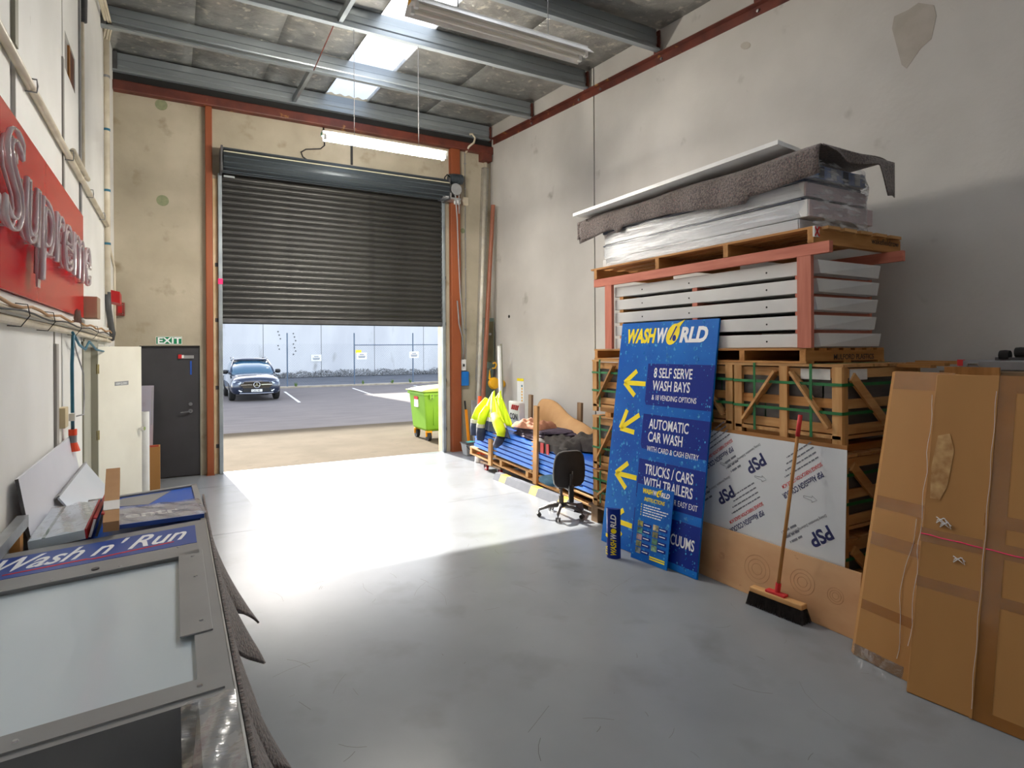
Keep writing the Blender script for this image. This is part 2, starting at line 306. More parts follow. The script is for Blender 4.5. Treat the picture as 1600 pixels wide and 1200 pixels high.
for a, b in zip(edges, edges[1:]):                       # corrugated translucent sheet over each bay
    n = 33; vs = []; 
    for v in (a, b):
        for i in range(n): x = SX0-.1+(SX1-SX0+.2)*i/(n-1); vs.append((x, v, roofz(v)+.06+.014*math.sin(2*math.pi*i/5.5)))
    o = G().add(vs, [(i, i+1, n+i+1, n+i) for i in range(n-1)]).build('skylight_sheet', m_skyl, ce, smooth=True)
    for x in (SX0-.012, SX1+.004): G().hexa([(x, a, roofz(a)), (x+.008, a, roofz(a)), (x+.008, b, roofz(b)), (x, b, roofz(b)), (x, a, roofz(a)+.07), (x+.008, a, roofz(a)+.07), (x+.008, b, roofz(b)+.07), (x, b, roofz(b)+.07)]).build('skylight_edge', m_foil, ce)
# outer roof deck above the foil, open over the skylight strip
for x0, x1 in ((XL-.28, SX0-.1), (SX1+.1, XR+.15)):
    G().hexa([(x0, YB-.2, roofz(YB)+.08), (x1, YB-.2, roofz(YB)+.08), (x1, YE+.1, roofz(YE)+.08), (x0, YE+.1, roofz(YE)+.08), (x0, YB-.2, roofz(YB)+.12), (x1, YB-.2, roofz(YB)+.12), (x1, YE+.1, roofz(YE)+.12), (x0, YE+.1, roofz(YE)+.12)]).build('roof_deck', m_galv, ce)
def zpurlin(x0, x1, h=.30, f=.075, t=.006):
    prof = [(-.0, 0), (0, .10), (-.012, .115), (-.012, .185), (0, .2), (0, h), (f, h), (f, h-.02)]
    prof2 = [(0, 0), (-f, 0), (-f, .022)]
    g = G()
    for pr in (prof, prof2):
        n = len(pr); g.add([(x0, y, z) for y, z in pr]+[(x1, y, z) for y, z in pr], [(i, i+1, n+i+1, n+i) for i in range(n-1)])
    return g
proto = None
for i, y in enumerate(PY):
    M = Matrix.Translation((0, y, roofz(y)-.305))
    if proto is None: proto = zpurlin(XL, XR-.06).build('purlin', m_galv, ce, thick=.005, T=M); M0 = M
    else:
        c = copy_of(proto, ce, M @ M0.inverted(), 'purlin'); q = c.modifiers.get('thickness') or c.modifiers.new('thickness', 'SOLIDIFY'); q.thickness = .005; q.offset = 0
    z = roofz(y)-.30
    BX('cleat', m_redox, ce, XR-.055, XR-.035, y-.05, y+.055, z-.03, z+.27)
    for dz in (.04, .2): G().cyl((XR-.056, y, z+dz), (XR-.07, y, z+dz), .014, 8).build('bolt', m_steel, ce)
    G().box(XL, XL+.06, y-.06, y+.02, z, z+.29).build('end_plate', m_dgrey, ce)
for a, b in ((0, 1), (2, 3), (4, 5)):                     # bridging struts between purlins
    ya, yb = PY[a], PY[b]; G().beam((1.8, ya-.02, roofz(ya)-.22), (1.8, yb+.02, roofz(yb)-.22), .05, .10).build('bridging_strut', m_galv, ce)
for a, b in ((1, 2), (3, 4)): G().cyl((1.8, PY[a], roofz(PY[a])-.30), (1.8, PY[b], roofz(PY[b])-.12), .008, 6).build('tie_rod', m_redox, ce)
# steel frame: header, columns, roof-line angle
hd = thing('trim_1', 'rusty red steel header beam across the end wall', 'beam', (2.4, YE, 5.9), kind='structure')
BX('web', m_redox, hd, XL, XR, YE-.14, YE, 5.93, 6.09, bevel=.02); BX('dark_gap', m_black, hd, XL, XR, YE-.06, YE, 6.09, 6.28); BX('end_cleat', m_redox, hd, 5.36, 5.58, YE-.16, YE-.002, 5.78, 5.93)
for i, (a, b, l) in enumerate(((.435, .535, 'orange primed steel column between exit door and roller door'), (4.70, 4.90, 'orange primed steel column right of the roller door'))):
    t = thing('trim_%d' % (i+2), l, 'column', ((a+b)/2, YE-.08, 0), kind='structure')
    BX('column_shaft', m_orange, t, a, b, YE-.12, YE-.001, 0, 5.93, bevel=.012); BX('base_plate', m_orange, t, a-.01, b+.01, YE-.13, YE-.001, 0, .012)
ra = thing('trim_4', 'red oxide steel angle sloping along the top of the right wall', 'beam', (XR, 4, 5.8), kind='structure')
def az(y): return 6.190+.0735*(y-10.74)
y0, y1 = YB, YE-.14
G().hexa([(XR-.012, y0, az(y0)-.06), (XR, y0, az(y0)-.06), (XR, y1, az(y1)-.06), (XR-.012, y1, az(y1)-.06), (XR-.012, y0, az(y0)+.05), (XR, y0, az(y0)+.05), (XR, y1, az(y1)+.05), (XR-.012, y1, az(y1)+.05)]).build('vertical_leg', m_redox, ra)
G().hexa([(XR-.085, y0, az(y0)+.04), (XR-.012, y0, az(y0)+.04), (XR-.012, y1, az(y1)+.04), (XR-.085, y1, az(y1)+.04), (XR-.085, y0, az(y0)+.052), (XR-.012, y0, az(y0)+.052), (XR-.012, y1, az(y1)+.052), (XR-.085, y1, az(y1)+.052)]).build('horizontal_leg', m_redox, ra)
for y in (9.2, 7.75, 7.2, 5.9, 4.4, 3.0): G().cyl((XR-.012, y, az(y)-.015), (XR-.03, y, az(y)-.015), .018, 8).build('bolt', m_steel, ra)
# ------------------------------------------------------------------ roller door
rd = thing('roller_door', 'charcoal corrugated roller door rolled half way up', 'roller door', (2.6, YE-.05, 2.45))
ZB, PITCH, NS = 2.53, .0985, 25
n = 10
def slat():
    g = G(); pr = [(0, 0), (.012, .004), (.020, .016), (.022, .035), (.018, .058), (.008, .072), (.0, .078), (-.004, .086), (0, PITCH-.0005)]
    vs = [(.665, YE-.03-a, b) for a, b in pr]+[(4.535, YE-.03-a, b) for a, b in pr]; m = len(pr)
    return g.add(vs, [(i, m+i, m+i+1, i+1) for i in range(m-1)])
sl = slat().build('slat', m_roller, rd, T=Matrix.Translation((0, 0, ZB)), thick=.003)
for i in range(1, NS): 
    c = copy_of(sl, rd, Matrix.Translation((0, 0, PITCH*i)), 'slat'); q = c.modifiers.get('thickness') or c.modifiers.new('thickness', 'SOLIDIFY'); q.thickness = .003; q.offset = 0
BX('bottom_rail', m_dgrey, rd, .665, 4.535, YE-.065, YE-.02, 2.455, 2.53, bevel=.006); BX('rubber_seal', m_black, rd, .68, 4.52, YE-.05, YE-.03, 2.44, 2.456)
cy_, cz_, rr = YE-.27, 5.05, .2
g = G(); n = 26
g.cyl((.68, cy_, cz_), (4.53, cy_, cz_), rr-.012, 32); dr = g.build('curtain_roll', m_drum, rd, smooth=True)
for k in range(8):
    a = R(98+k*26)
    G().tube([(.68, cy_+math.cos(a)*(rr-.010), cz_+math.sin(a)*(rr-.010)), (4.53, cy_+math.cos(a)*(rr-.010), cz_+math.sin(a)*(rr-.010))], .011, 6).build('roll_rib', m_line if k == 2 else m_drum, dr)
for x in (.655, 4.545):
    BX('end_bracket', m_dgrey, rd, x-.015, x+.015, YE-.42, YE, 4.84, 5.24)
BX('support_arm', m_alu, rd, .70, .86, YE-.12, YE-.09, 4.82, 4.85)
for x0, x1, nm in ((.615, .675, 'guide_track'), (4.525, 4.585, 'guide_track')): BX(nm, m_galv, rd, x0, x1, YE-.09, YE, 0, 4.88, bevel=.008)
BX('pink_tape', m_pink, rd, .61, .68, YE-.095, YE-.089, 3.08, 3.17)
for x in (.60, 4.60):
    for z in (.45, 1.4, 2.5, 3.4): BX('guide_clip', m_dgrey, rd, x-.03, x+.02, YE-.03, YE, z-.03, z+.03)
# operator: motor, gearbox, chain
mo = G().cyl((4.60, YE-.24, 5.28), (4.88, YE-.24, 5.30), .095, 18).build('motor', m_drum, rd, smooth=False, bevel=.008)
for k in range(7): G().cyl((4.64+k*.03, YE-.24, 5.283+k*.002), (4.648+k*.03, YE-.24, 5.283+k*.002), .104, 18).build('fin', m_drum, mo)
gb = G().cyl((4.70, YE-.36, 5.06), (4.70, YE-.20, 5.06), .12, 20).build('gearbox', m_dgrey, rd)
G().lathe([(.04, -.02), (.10, -.02), (.115, 0), (.10, .02), (.04, .02)], (4.70, YE-.38, 5.06), 18, axis=1).build('chain_wheel', m_mgrey, gb)
BX('control_plate', m_alu, rd, 4.42, 4.78, YE-.40, YE-.12, 4.86, 4.89); BX('limit_box', m_wht, rd, 4.47, 4.58, YE-.40, YE-.28, 4.89, 4.97); BX('limit_box', m_wht, rd, 4.70, 4.80, YE-.34, YE-.25, 4.80, 4.86)
G().tube([(4.60, YE-.30, 5.30), (4.53, YE-.33, 5.33), (4.48, YE-.33, 5.27), (4.50, YE-.32, 5.14), (4.60, YE-.3, 5.06)], .012, 6).build('motor_cable', m_cable, rd, smooth=True)
lk = None
ch = [(4.67, YE-.38, 5.0), (4.71, YE-.38, 4.5), (4.74, YE-.36, 3.8), (4.78, YE-.34, 3.1), (4.86, YE-.3, 2.45), (4.93, YE-.2, 2.30)]
G().tube(ch, .012, 6).build('pull_chain', m_mgrey, rd); G().tube([(4.75, YE-.38, 5.0), (4.752, YE-.38, 4.6)], .012, 6).build('pull_chain', m_mgrey, rd)
# door reveals
dv = thing('trim_5', 'sunlit cream reveals of the roller door opening', 'door reveal', (2.6, YE+.1, 0), kind='structure')
BX('reveal', m_sand, dv, .64, .66+.012, YE+.001, YE+.18, 0, 4.95); BX('reveal', m_sand, dv, 4.533, 4.56, YE+.001, YE+.18, 0, 4.95)
BX('wall_cover_strip', m_sand, we, .545, .61, YE-.012, YE, 0, 4.8); BX('wall_cover_strip', m_conce, we, 4.59, 4.69, YE-.012, YE, 0, 4.8)
BX('threshold', m_galv, dv, .66, 4.54, YE+.0, YE+.05, -.03, .004)
# ------------------------------------------------------------------ exit door
d1 = thing('door_1', 'closed black exit door in the concrete end wall', 'door', (-.07, YE+.06, 0), kind='structure')
BX('leaf', m_bdoor, d1, -.48, .345, YE+.03, YE+.07, .01, 2.065); BX('frame', m_jamb, d1, -.50, -.48, YE+.0, YE+.12, 0, 2.085); BX('frame', m_jamb, d1, .345, .36, YE+.0, YE+.12, 0, 2.085); BX('frame', m_black, d1, -.48, .345, YE+.0, YE+.12, 2.065, 2.085)
BX('door_backing', m_black, d1, -.50, .36, YE+.1, YE+.18, 0, 2.085)
h = G().cyl((.21, YE+.03, 1.04), (.21, YE+.0, 1.04), .032, 16).build('handle_rose', m_steel, d1); G().tube([(.21, YE-.01, 1.04), (.20, YE-.035, 1.04), (.10, YE-.035, 1.03), (.07, YE-.03, 1.025)], .011, 8).build('lever', m_chrome, h)
G().cyl((.21, YE+.03, 1.15), (.21, YE+.01, 1.15), .028, 16).build('lock_cylinder', m_steel, d1)
cl = BX('door_closer', m_mgrey, d1, .12, .26, YE-.0, YE+.03, 1.88, 1.93); BX('closer_cap', m_bredbox, cl, .04, .09, YE+.0, YE+.03, 1.88, 1.945); BX('closer_label', m_wht, cl, .09, .12, YE+.0, YE+.03, 1.885, 1.935)
BX('blue_lanyard', MAT('blue_strap', S(30, 80, 170), rough=.6), d1, .205, .23, YE+.02, YE+.03, 1.62, 1.84)
# ------------------------------------------------------------------ open cream door and its frame
d2 = thing('door_2', 'cream door standing open from the white left wall', 'door', (XL, 8.42, 0), kind='structure')
for a, b in ((7.20, 7.286), (8.412, 8.496)): BX('jamb', m_jamb, d2, XL-.2, XL+.014, a, b, 0, 2.10)
BX('head_jamb', m_jamb, d2, XL-.2, XL+.013, 7.287, 8.411, 2.045, 2.13); BX('room_beyond', m_jamb, d2, XL-.07, XL-.05, 7.287, 8.411, 0, 2.045)
hx, hy, ph = XL+.012, 8.44, R(61); DW = .83
dl = Pl((hx, hy, .02), (hx+math.cos(ph), hy+math.sin(ph), .02), (hx, hy, 1))
lf = dl.box(G(), 0.01, DW, 0, 2.04, -.036, 0).build('leaf', m_wdoor, d2)
for v in (.33, .95, 1.72): dl.box(G(), -.03, .01, v, v+.11, -.005, .012).build('hinge', m_brass, d2)
dl.box(G(), .30, .56, 1.56, 1.61, 0, .003).build('door_label', m_mgrey, d2); TXT('lettering', 'KEEP CLOSED', .034, m_print_w, d2, dl.M(.32, 1.572, .004))
kn = G().cyl(dl.p(.77, .98, 0), dl.p(.77, .98, .04), .012, 12).build('knob_stem', m_chrome, d2); G().cyl(dl.p(.77, .98, .035), dl.p(.77, .98, .075), .03, 16, .024).build('knob', m_chrome, kn)
# ================================================================== OUTSIDE
m_apron = MAT('sunlit_concrete_apron', S(92, 82, 68), S(82, 73, 59), sc=1.2, rough=.95, spec=.05, bump=.2, bsc=40, det=9, c3=S(78, 70, 58), sc3=4, lo3=.6, hi3=.75)
m_asph = MAT('asphalt', S(118, 112, 110), S(108, 103, 102), sc=.8, st=(1, 4, 1), rough=.95, spec=.1, bump=.2, bsc=60, det=8)
m_asph2 = MAT('road_asphalt', S(92, 94, 100), S(80, 82, 88), sc=.6, rough=.9)
m_yard = MAT('precast_yard_wall', S(206, 206, 208), S(192, 192, 196), sc=.5, st=(1, 1, .35), rough=.85, c3=S(150, 148, 146), sc3=1.1, lo3=.64, hi3=.8)
m_paintl = MAT('road_paint', S(226, 226, 226), S(200, 200, 200), sc=8, rough=.8)
m_kerb = MAT('kerb_concrete', S(176, 164, 146), S(150, 140, 124), sc=3, rough=.85)
m_hedge = MAT('hedge_leaf', S(120, 120, 116), S(146, 144, 142), sc=5, rough=.8, rnd=.2)
m_fence = MAT('fence_steel', S(96, 112, 132), S(84, 100, 120), sc=3, rough=.45, metal=.5)
yd = thing('yard_ground', 'concrete apron and asphalt yard outside the roller door', 'ground', (8, 20, 0), kind='structure')
BX('apron', m_apron, yd, -14, 34, YE+.05, 16.0, -.12, -.004); BX('asphalt_yard', m_asph, yd, -14, 34, 16.0, 33.4, -.12, -.004); BX('road', m_asph2, yd, -14, 40, 33.9, 60, -.12, -.06)
BX('building_footing', m_conce, yd, -14, XL-.28, YE-.0, YE+.05, -.12, 0); BX('kerb', m_kerb, yd, -14, 40, 33.4, 33.9, -.12, .08)
for a, b in (((4.62, 30.7), (4.16, 24.1)), ((8.1, 31.4), (7.6, 25.6)), ((11.6, 31.8), (11.1, 26.0)), ((1.1, 30.7), (.7, 24.5))):
    d = Vector((b[0]-a[0], b[1]-a[1], 0)); n = Vector((-d.y, d.x, 0)).normalized()*.05
    A, Bv = Vector((*a, 0)), Vector((*b, 0)); G().hexa([A-n-Vector((0, 0, .01)), A+n-Vector((0, 0, .01)), Bv+n-Vector((0, 0, .01)), Bv-n-Vector((0, 0, .01)), A-n, A+n, Bv+n, Bv-n]).build('parking_line', m_paintl, yd)
yw = thing('yard_wall', 'tall pale precast concrete wall of the building across the yard', 'wall', (8, 48, 0), kind='structure')
YW = 48.0; px = [-16, -11.2, -7, -2.7, 1.5, 5.72, 9.94, 14.16, 18.4, 22.7, 28.5, 34]
for a, b in zip(px, px[1:]): BX('wall_panel', m_yard, yw, a+.02, b-.02, YW, YW+.4, -.1, 14.9 if b < 6 else 9.6)
BX('joint_filler', m_dgrey, yw, -16, 34, YW+.06, YW+.4, -.1, 9.5)
for x, zz in ((6.85, (3.42, 3.16, 2.88, 2.36, 2.10)), (7.95, (3.28, 3.02, 2.74, 2.48, 2.2, 1.95, 1.7))):
    for i, z in enumerate(zz): G().cyl((x+.08*((i*7) % 3-1), YW, z), (x+.08*((i*7) % 3-1), YW-.02, z), .055, 8).build('bolt_hole', m_dgrey, yw)
hr = G(); random.seed(3)
for k in range(7000):
    x = random.uniform(2, 26); y = random.uniform(46.6, 47.8); z = random.uniform(-.05, .2+.3*abs(math.sin(x*.9+math.sin(x*2.3)))); s = random.uniform(.03, .09); a = random.uniform(0, 6.3); b = random.uniform(-1, 1)
    dx, dy, dz = s*math.cos(a), s*math.sin(a), s*b
    hr.add([(x-dx, y-dy, z-dz), (x+dy*.5, y-dx*.5, z+s*.3), (x+dx, y+dy, z+dz), (x-dy*.5, y+dx*.5, z+s*.2)], [(0, 1, 2, 3)])
props(hr.build('weed_strip', m_hedge), 'low dark weeds along the foot of the far wall', 'weeds', kind='stuff')
for i, (x, s) in enumerate(((9.2, .1), (10.9, .13), (12.0, .12), (5.6, .12))):
    g = G()
    for k in range(40):
        a = random.uniform(0, 6.3); r = random.uniform(.2, 1)*s; h = random.uniform(.08, .26); g.add([(x+math.cos(a)*r*.3, 33.5+math.sin(a)*r*.3, .08), (x+math.cos(a)*r*.3+.03, 33.5+math.sin(a)*r*.3, .08), (x+math.cos(a)*r, 33.5+math.sin(a)*r, .08+h)], [(0, 1, 2)])
    props(g.build('weed_tuft', MAT('weed_green_%d' % i, S(96, 120, 60), rough=.8)), ('tiny green weed tuft on the kerb right of the middle fence post', 'small green weed tuft on the kerb midway to the right fence post', 'green weed tuft on the kerb just left of the bin', 'green weed tuft on the kerb beside the parked car')[i], 'weed', 'weeds on the kerb')
fe = thing('chain_link_fence', 'grey steel chain link fence standing along the yard kerb', 'fence', (10, 33.65, 0))
for x, h in ((1.6, 3.0), (5.2, 2.93), (8.77, 2.95), (12.23, 2.98), (15.7, 2.98)): G().cyl((x, 33.65, .05), (x, 33.65, h), .036, 10).build('post', m_fence, fe)
G().cyl((8.77, 33.65, 2.28), (19, 33.65, 2.30), .025, 8).build('top_rail', m_fence, fe)
wg = G(); H = 2.25
for k in range(-18, 150):
    x = .6+k*.13
    for sg in (1, -1):
        x0, x1 = (x, x+H) if sg == 1 else (x+H, x); z0, z1 = .1, .1+H
        if max(x0, x1) > 19 or min(x0, x1) < .6: continue
        d = .0022; wg.add([(x0-d, 33.65, z0), (x0+d, 33.65, z0), (x1+d, 33.65, z1), (x1-d, 33.65, z1)], [(0, 1, 2, 3)])
props(wg.build('wire_mesh', m_fence, fe), kind='stuff')
for i, (x, z, lab) in enumerate(((7.95, 1.53, 'white notice on the far wall left of the middle fence post'), (11.1, 1.66, 'white notice with yellow corner beside the middle fence post'), (15.05, 1.74, 'white notice on the fence behind the green bin'))):
    y = 44.9 if i == 0 else 33.58
    if i: x = {1: 9.17, 2: 12.27}[i]; z = {1: 1.66, 2: 1.70}[i]
    else: y = YW-.03; x = 9.55; z = 1.40
    k = 1.35 if i == 0 else 1
    t = thing('wall_notice', lab, 'sign', (x, y, z), group='white notices in the yard')
    BX('plate', m_wht, t, x-.29*k, x+.29*k, y-.02, y, z-.19*k, z+.19*k)
    for dz, w in ((.08, .12), (-.02, .2), (-.08, .18)): BX('print_line', m_print_g, t, x-w*k, x+w*k, y-.025, y-.02, z+(dz-.02)*k, z+(dz+.02)*k)
    if i == 1: BX('yellow_corner', m_print_y, t, x-.34, x-.02, y-.012, y+.002, z+.14, z+.34)
# ------------------------------------------------------------------ parked car
m_car = MAT('car_paint_navy', S(34, 46, 70), rough=.22, metal=.5, coat=1)
m_glass = MAT('car_glass', S(52, 92, 118), rough=.06, spec=.9, coat=.6)
m_tyre = MAT('tyre_rubber', S(34, 33, 33), rough=.85)
m_grille = MAT('car_grille', S(66, 58, 48), S(40, 36, 32), sc=60, rough=.4, metal=.5)
m_lampg = MAT('headlight_glass', S(206, 214, 224), S(150, 160, 176), sc=12, rough=.1, coat=1)
m_kplas = MAT('black_trim', S(26, 27, 30), rough=.5)
CX, CY = 2.80, 25.55
ca = thing('parked_car', 'dark blue SUV parked nose towards the roller door', 'car', (CX, CY, 0))
def sec(s, P): 
    h = [Vector((CX+x, CY+s, z)) for x, z in P]; return h+[Vector((CX-x, CY+s, z)) for x, z in P[::-1]]
bs = [(0.0, [(.50, .30), (.68, .33), (.76, .45), (.76, .62), (.66, .76), (.42, .84), (.15, .87)]),
      (.10, [(.60, .25), (.80, .28), (.88, .42), (.88, .66), (.80, .84), (.50, .91), (.15, .94)]),
      (.35, [(.70, .24), (.88, .28), (.94, .45), (.94, .72), (.86, .93), (.52, .99), (.15, 1.01)]),
      (.95, [(.74, .24), (.90, .30), (.95, .50), (.95, .80), (.87, 1.00), (.52, 1.05), (.15, 1.07)]),
      (1.45, [(.76, .24), (.91, .30), (.95, .52), (.95, .86), (.88, 1.05), (.55, 1.12), (.15, 1.13)]),
      (2.6, [(.76, .24), (.91, .30), (.95, .52), (.95, .88), (.90, 1.07), (.55, 1.10), (.15, 1.10)]),
      (4.2, [(.74, .26), (.90, .32), (.95, .55), (.94, .90), (.88, 1.10), (.55, 1.13), (.15, 1.13)]),
      (4.68, [(.60, .36), (.76, .42), (.82, .60), (.80, .90), (.74, 1.05), (.5, 1.1), (.15, 1.1)])]
fixn(G().loft([sec(*q) for q in bs]).build('body', m_car, ca, smooth=True, sub=1))
gs = [(1.30, [(.80, 1.02), (.78, 1.06), (.70, 1.09), (.3, 1.11)]), (1.75, [(.86, 1.02), (.82, 1.22), (.72, 1.34), (.3, 1.37)]), (2.25, [(.87, 1.02), (.78, 1.40), (.64, 1.58), (.3, 1.61)]), (3.6, [(.87, 1.02), (.78, 1.40), (.64, 1.60), (.3, 1.63)]), (4.45, [(.82, 1.05), (.74, 1.25), (.60, 1.38), (.3, 1.40)])]
fixn(G().loft([sec(*q) for q in gs]).build('windows', m_glass, ca, smooth=True))
rs = [(2.12, [(.66, 1.585), (.62, 1.62), (.3, 1.645)]), (2.5, [(.67, 1.60), (.63, 1.65), (.3, 1.68)]), (3.6, [(.67, 1.60), (.63, 1.64), (.3, 1.67)]), (4.5, [(.60, 1.42), (.57, 1.47), (.3, 1.5)])]
fixn(G().loft([sec(*q) for q in rs]).build('roof', m_car, ca, smooth=True))
for s in (-1, 1):
    G().tube([(CX+s*.83, CY+1.36, 1.06), (CX+s*.79, CY+1.75, 1.30), (CX+s*.67, CY+2.2, 1.60)], .035, 8).build('windscreen_pillar', m_car, ca, smooth=True)
    G().tube([(CX+s*.66, CY+2.3, 1.66), (CX+s*.66, CY+2.5, 1.71), (CX+s*.66, CY+3.6, 1.71), (CX+s*.66, CY+3.8, 1.66)], .018, 8).build('roof_rail', m_chrome, ca)
    mi = G().lathe([(.0, -.10), (.07, -.09), (.09, 0), (.08, .09), (.02, .12)], (CX+s*1.02, CY+1.72, 1.13), 12, axis=0).build('mirror', m_kplas, ca, smooth=True); G().beam((CX+s*.84, CY+1.72, 1.07), (CX+s*1.0, CY+1.72, 1.10), .05, .03).build('mirror_arm', m_kplas, mi)
    for y in (.88, 3.75):
        w = G().lathe([(.2, -.115), (.33, -.115), (.365, -.08), (.37, 0), (.365, .08), (.33, .115), (.2, .115)], (CX+s*.83, CY+y, .37), 24, axis=0).build('wheel', m_tyre, ca); G().lathe([(.04, -.118), (.24, -.10), (.24, .10), (.04, .118)], (CX+s*.83, CY+y, .37), 16, axis=0).build('rim', m_alu, w)
    # headlight, side intake
    f = lambda d: (lambda a, b: Vector((CX+s*a, CY+.02+d+max(0, a-.45)**2*.95, b)))
    G().prism([(.46, .74), (.62, .68), (.83, .74), (.86, .82), (.70, .82)], f(-.035), f(.10)).build('headlight', m_lampg, ca)
    G().prism([(.50, .50), (.84, .54), (.80, .36), (.56, .34)], f(-.02), f(.10)).build('side_intake', m_kplas, ca)
    G().prism([(.52, .40), (.58, .385), (.78, .48), (.74, .50)], f(-.035), f(-.02)).build('intake_blade', m_chrome, ca)
fr = lambda d: (lambda a, b: Vector((CX+a, CY+d+.10*a*a, b)))
gr = G().prism([(-.54, .76), (-.60, .66), (-.48, .52), (.48, .52), (.60, .66), (.54, .76)][::-1], fr(-.03), fr(.1)).build('grille', m_grille, ca)
for a, b in ((-.58, -.16), (.16, .58)): G().beam((CX+a, CY-.04+.1*a*a, .655), (CX+b, CY-.04+.1*b*b, .655), .02, .035).build('grille_bar', m_chrome, gr)
G().tube([(CX+.115*math.cos(k*.3142), CY-.055, .645+.115*math.sin(k*.3142)) for k in range(20)], .012, 6, closed=True).build('emblem_ring', m_chrome, gr)
for k in range(3): G().beam((CX, CY-.055, .645), (CX+.11*math.cos(R(90+120*k)), CY-.055, .645+.11*math.sin(R(90+120*k))), .02, .02, up=(0, 1, 0)).build('emblem_spoke', m_chrome, gr)
G().prism([(-.46, .50), (.46, .50), (.52, .37), (-.52, .37)][::-1], fr(-.02), fr(.1)).build('lower_intake', m_kplas, ca)
G().tube([(CX+x, CY-.03+.1*x*x, .31+.03*x*x) for x in (-.62, -.4, -.2, 0, .2, .4, .62)], .018, 6).build('bumper_strip', m_chrome, ca)
np_ = BX('number_plate', m_wht, ca, CX-.20, CX+.20, CY-.06, CY-.035, .375, .475)
TXT('lettering', 'QEL98', .10, m_print_k, ca, Pl((CX-.17, CY-.062, .39), (CX, CY-.062, .39), (CX-.17, CY-.062, 1)).M(0, 0, .001), sx=1.02)
BX('registration_sticker', m_wht, ca, CX+.55, CX+.64, CY+1.585, CY+1.595, 1.24, 1.28)
# ------------------------------------------------------------------ green wheelie bin
m_bin = MAT('lime_green_plastic', S(126, 178, 40), S(116, 168, 36), sc=2, rough=.45)
m_lid = MAT('lid_plastic', S(170, 200, 90), S(160, 190, 84), sc=4, rough=.5)
m_cast = MAT('yellow_castor', S(236, 160, 20), rough=.5)
bi = thing('wheelie_bin', 'large lime green four wheeled waste bin by the door jamb', 'bin', (5.3, 12.72, 0))
bx0, bx1, by0, by1 = 4.70, 5.95, 12.22, 13.20
def ring(d, z): return [Vector((bx0+d, by0+d, z)), Vector((bx1-d, by0+d, z)), Vector((bx1-d, by1-d, z)), Vector((bx0+d, by1-d, z))]
G().loft([ring(.10, .20), ring(.06, .26), ring(.0, .98), ring(.0, 1.08)]).build('body', m_bin, bi, bevel=.03)
G().loft([ring(-.03, 1.0), ring(-.03, 1.06)]).build('rim', m_bin, bi, bevel=.01)
def lid(u, v):
    x = bx0-.06+(bx1-bx0+.12)*u; y = by0-.06+(by1-by0+.12)*v; return Vector((x, y, 1.09+.10*math.sin(math.pi*u)**.5*math.sin(math.pi*v)**.5 if 0 < u < 1 and 0 < v < 1 else 1.085))
G().grid(lid, 13, 11).build('lid', m_lid, bi, smooth=True, thick=.02)
for k in range(4): BX('rib', m_bin, bi, bx0+.22+k*.24, bx0+.25+k*.24, by0-.0+.02, by0+.05, .35, .95)
BX('hinge_lug', m_bin, bi, bx0+.1, bx0+.2, by0-.06, by0, .92, 1.02)
for z in (.94, 1.0): G().cyl((bx0+.15, by0-.06, z), (bx0+.15, by0-.07, z), .014, 8).build('bolt', m_dgrey, bi)
lb = BX('sticker', m_wht, bi, bx0-.004, bx0+.02, 12.62, 12.86, .72, .95); BX('sticker_band', m_print_r, lb, bx0-.008, bx0+.02, 12.62, 12.86, .89, .955)
for x in (bx0+.14, bx1-.14):
    for y in (by0+.12, by1-.14):
        c = G().box(x-.06, x+.06, y-.05, y+.05, .18, .215).beam((x-.05, y, .2), (x-.05, y, .09), .01, .05).beam((x+.05, y, .2), (x+.05, y, .09), .01, .05).build('castor_fork', m_cast, bi); G().cyl((x-.035, y, .092), (x+.035, y, .092), .096, 18).build('castor_wheel', m_tyre, c)
# ================================================================== RIGHT SIDE: CRATES AND PALLETS
def WOOD(name, a, b, ax, rnd=.16):
    st = [9, 9, 9]; st[ax] = 1.0
    return MAT(name, a, b, sc=2.2, st=tuple(st), rough=.75, bump=.15, bsc=3, det=7, rnd=rnd, lo=.3, hi=.7)
wp = [WOOD('pallet_pine_%s' % 'xyz'[i], S(202, 158, 104), S(172, 122, 68), i) for i in range(3)]
wo = [WOOD('orange_pine_%s' % 'xyz'[i], S(196, 142, 80), S(160, 104, 48), i) for i in range(3)]
wpk = [WOOD('pink_timber_%s' % 'xyz'[i], S(206, 128, 106), S(184, 104, 84), i, .08) for i in range(3)]
wgr = [WOOD('weathered_timber_%s' % 'xyz'[i], S(150, 122, 92), S(118, 92, 66), i) for i in range(3)]
m_goods = MAT('grey_wrapped_goods', S(110, 108, 106), S(88, 86, 86), sc=3, st=(1, 1, 3), rough=.35, bump=.3, bsc=5)
m_strap = MAT('green_strap', S(34, 122, 66), S(26, 104, 56), sc=10, rough=.4)
m_paper = MAT('paper_label', S(222, 222, 218), S(206, 206, 204), sc=9, rough=.7)
m_carton = MAT('white_carton', S(214, 214, 212), S(200, 200, 200), sc=1.5, rough=.55, rnd=.04)
m_film = FILM('stretch_film', gloss=.13, bump=.9, bsc=7, st=(1, .2, 5), milk=.22, grough=.38)
m_film_glint = MAT('film_glint', S(226, 224, 222), rough=.1, spec=1, coat=1)  # opaque white puts the crisp highlights of clear wrap into the colour
m_film2 = FILM('clear_wrap', gloss=.22, bump=.7, bsc=7, milk=.06)
X0, X1 = 4.20, 5.26
def b3(nm, w, t, x0, x1, y0, y1, z0, z1):
    d = (abs(x1-x0), abs(y1-y0), abs(z1-z0)); ax = d.index(max(d)); return BX(nm, w[ax], t, x0, x1, y0, y1, z0, z1)
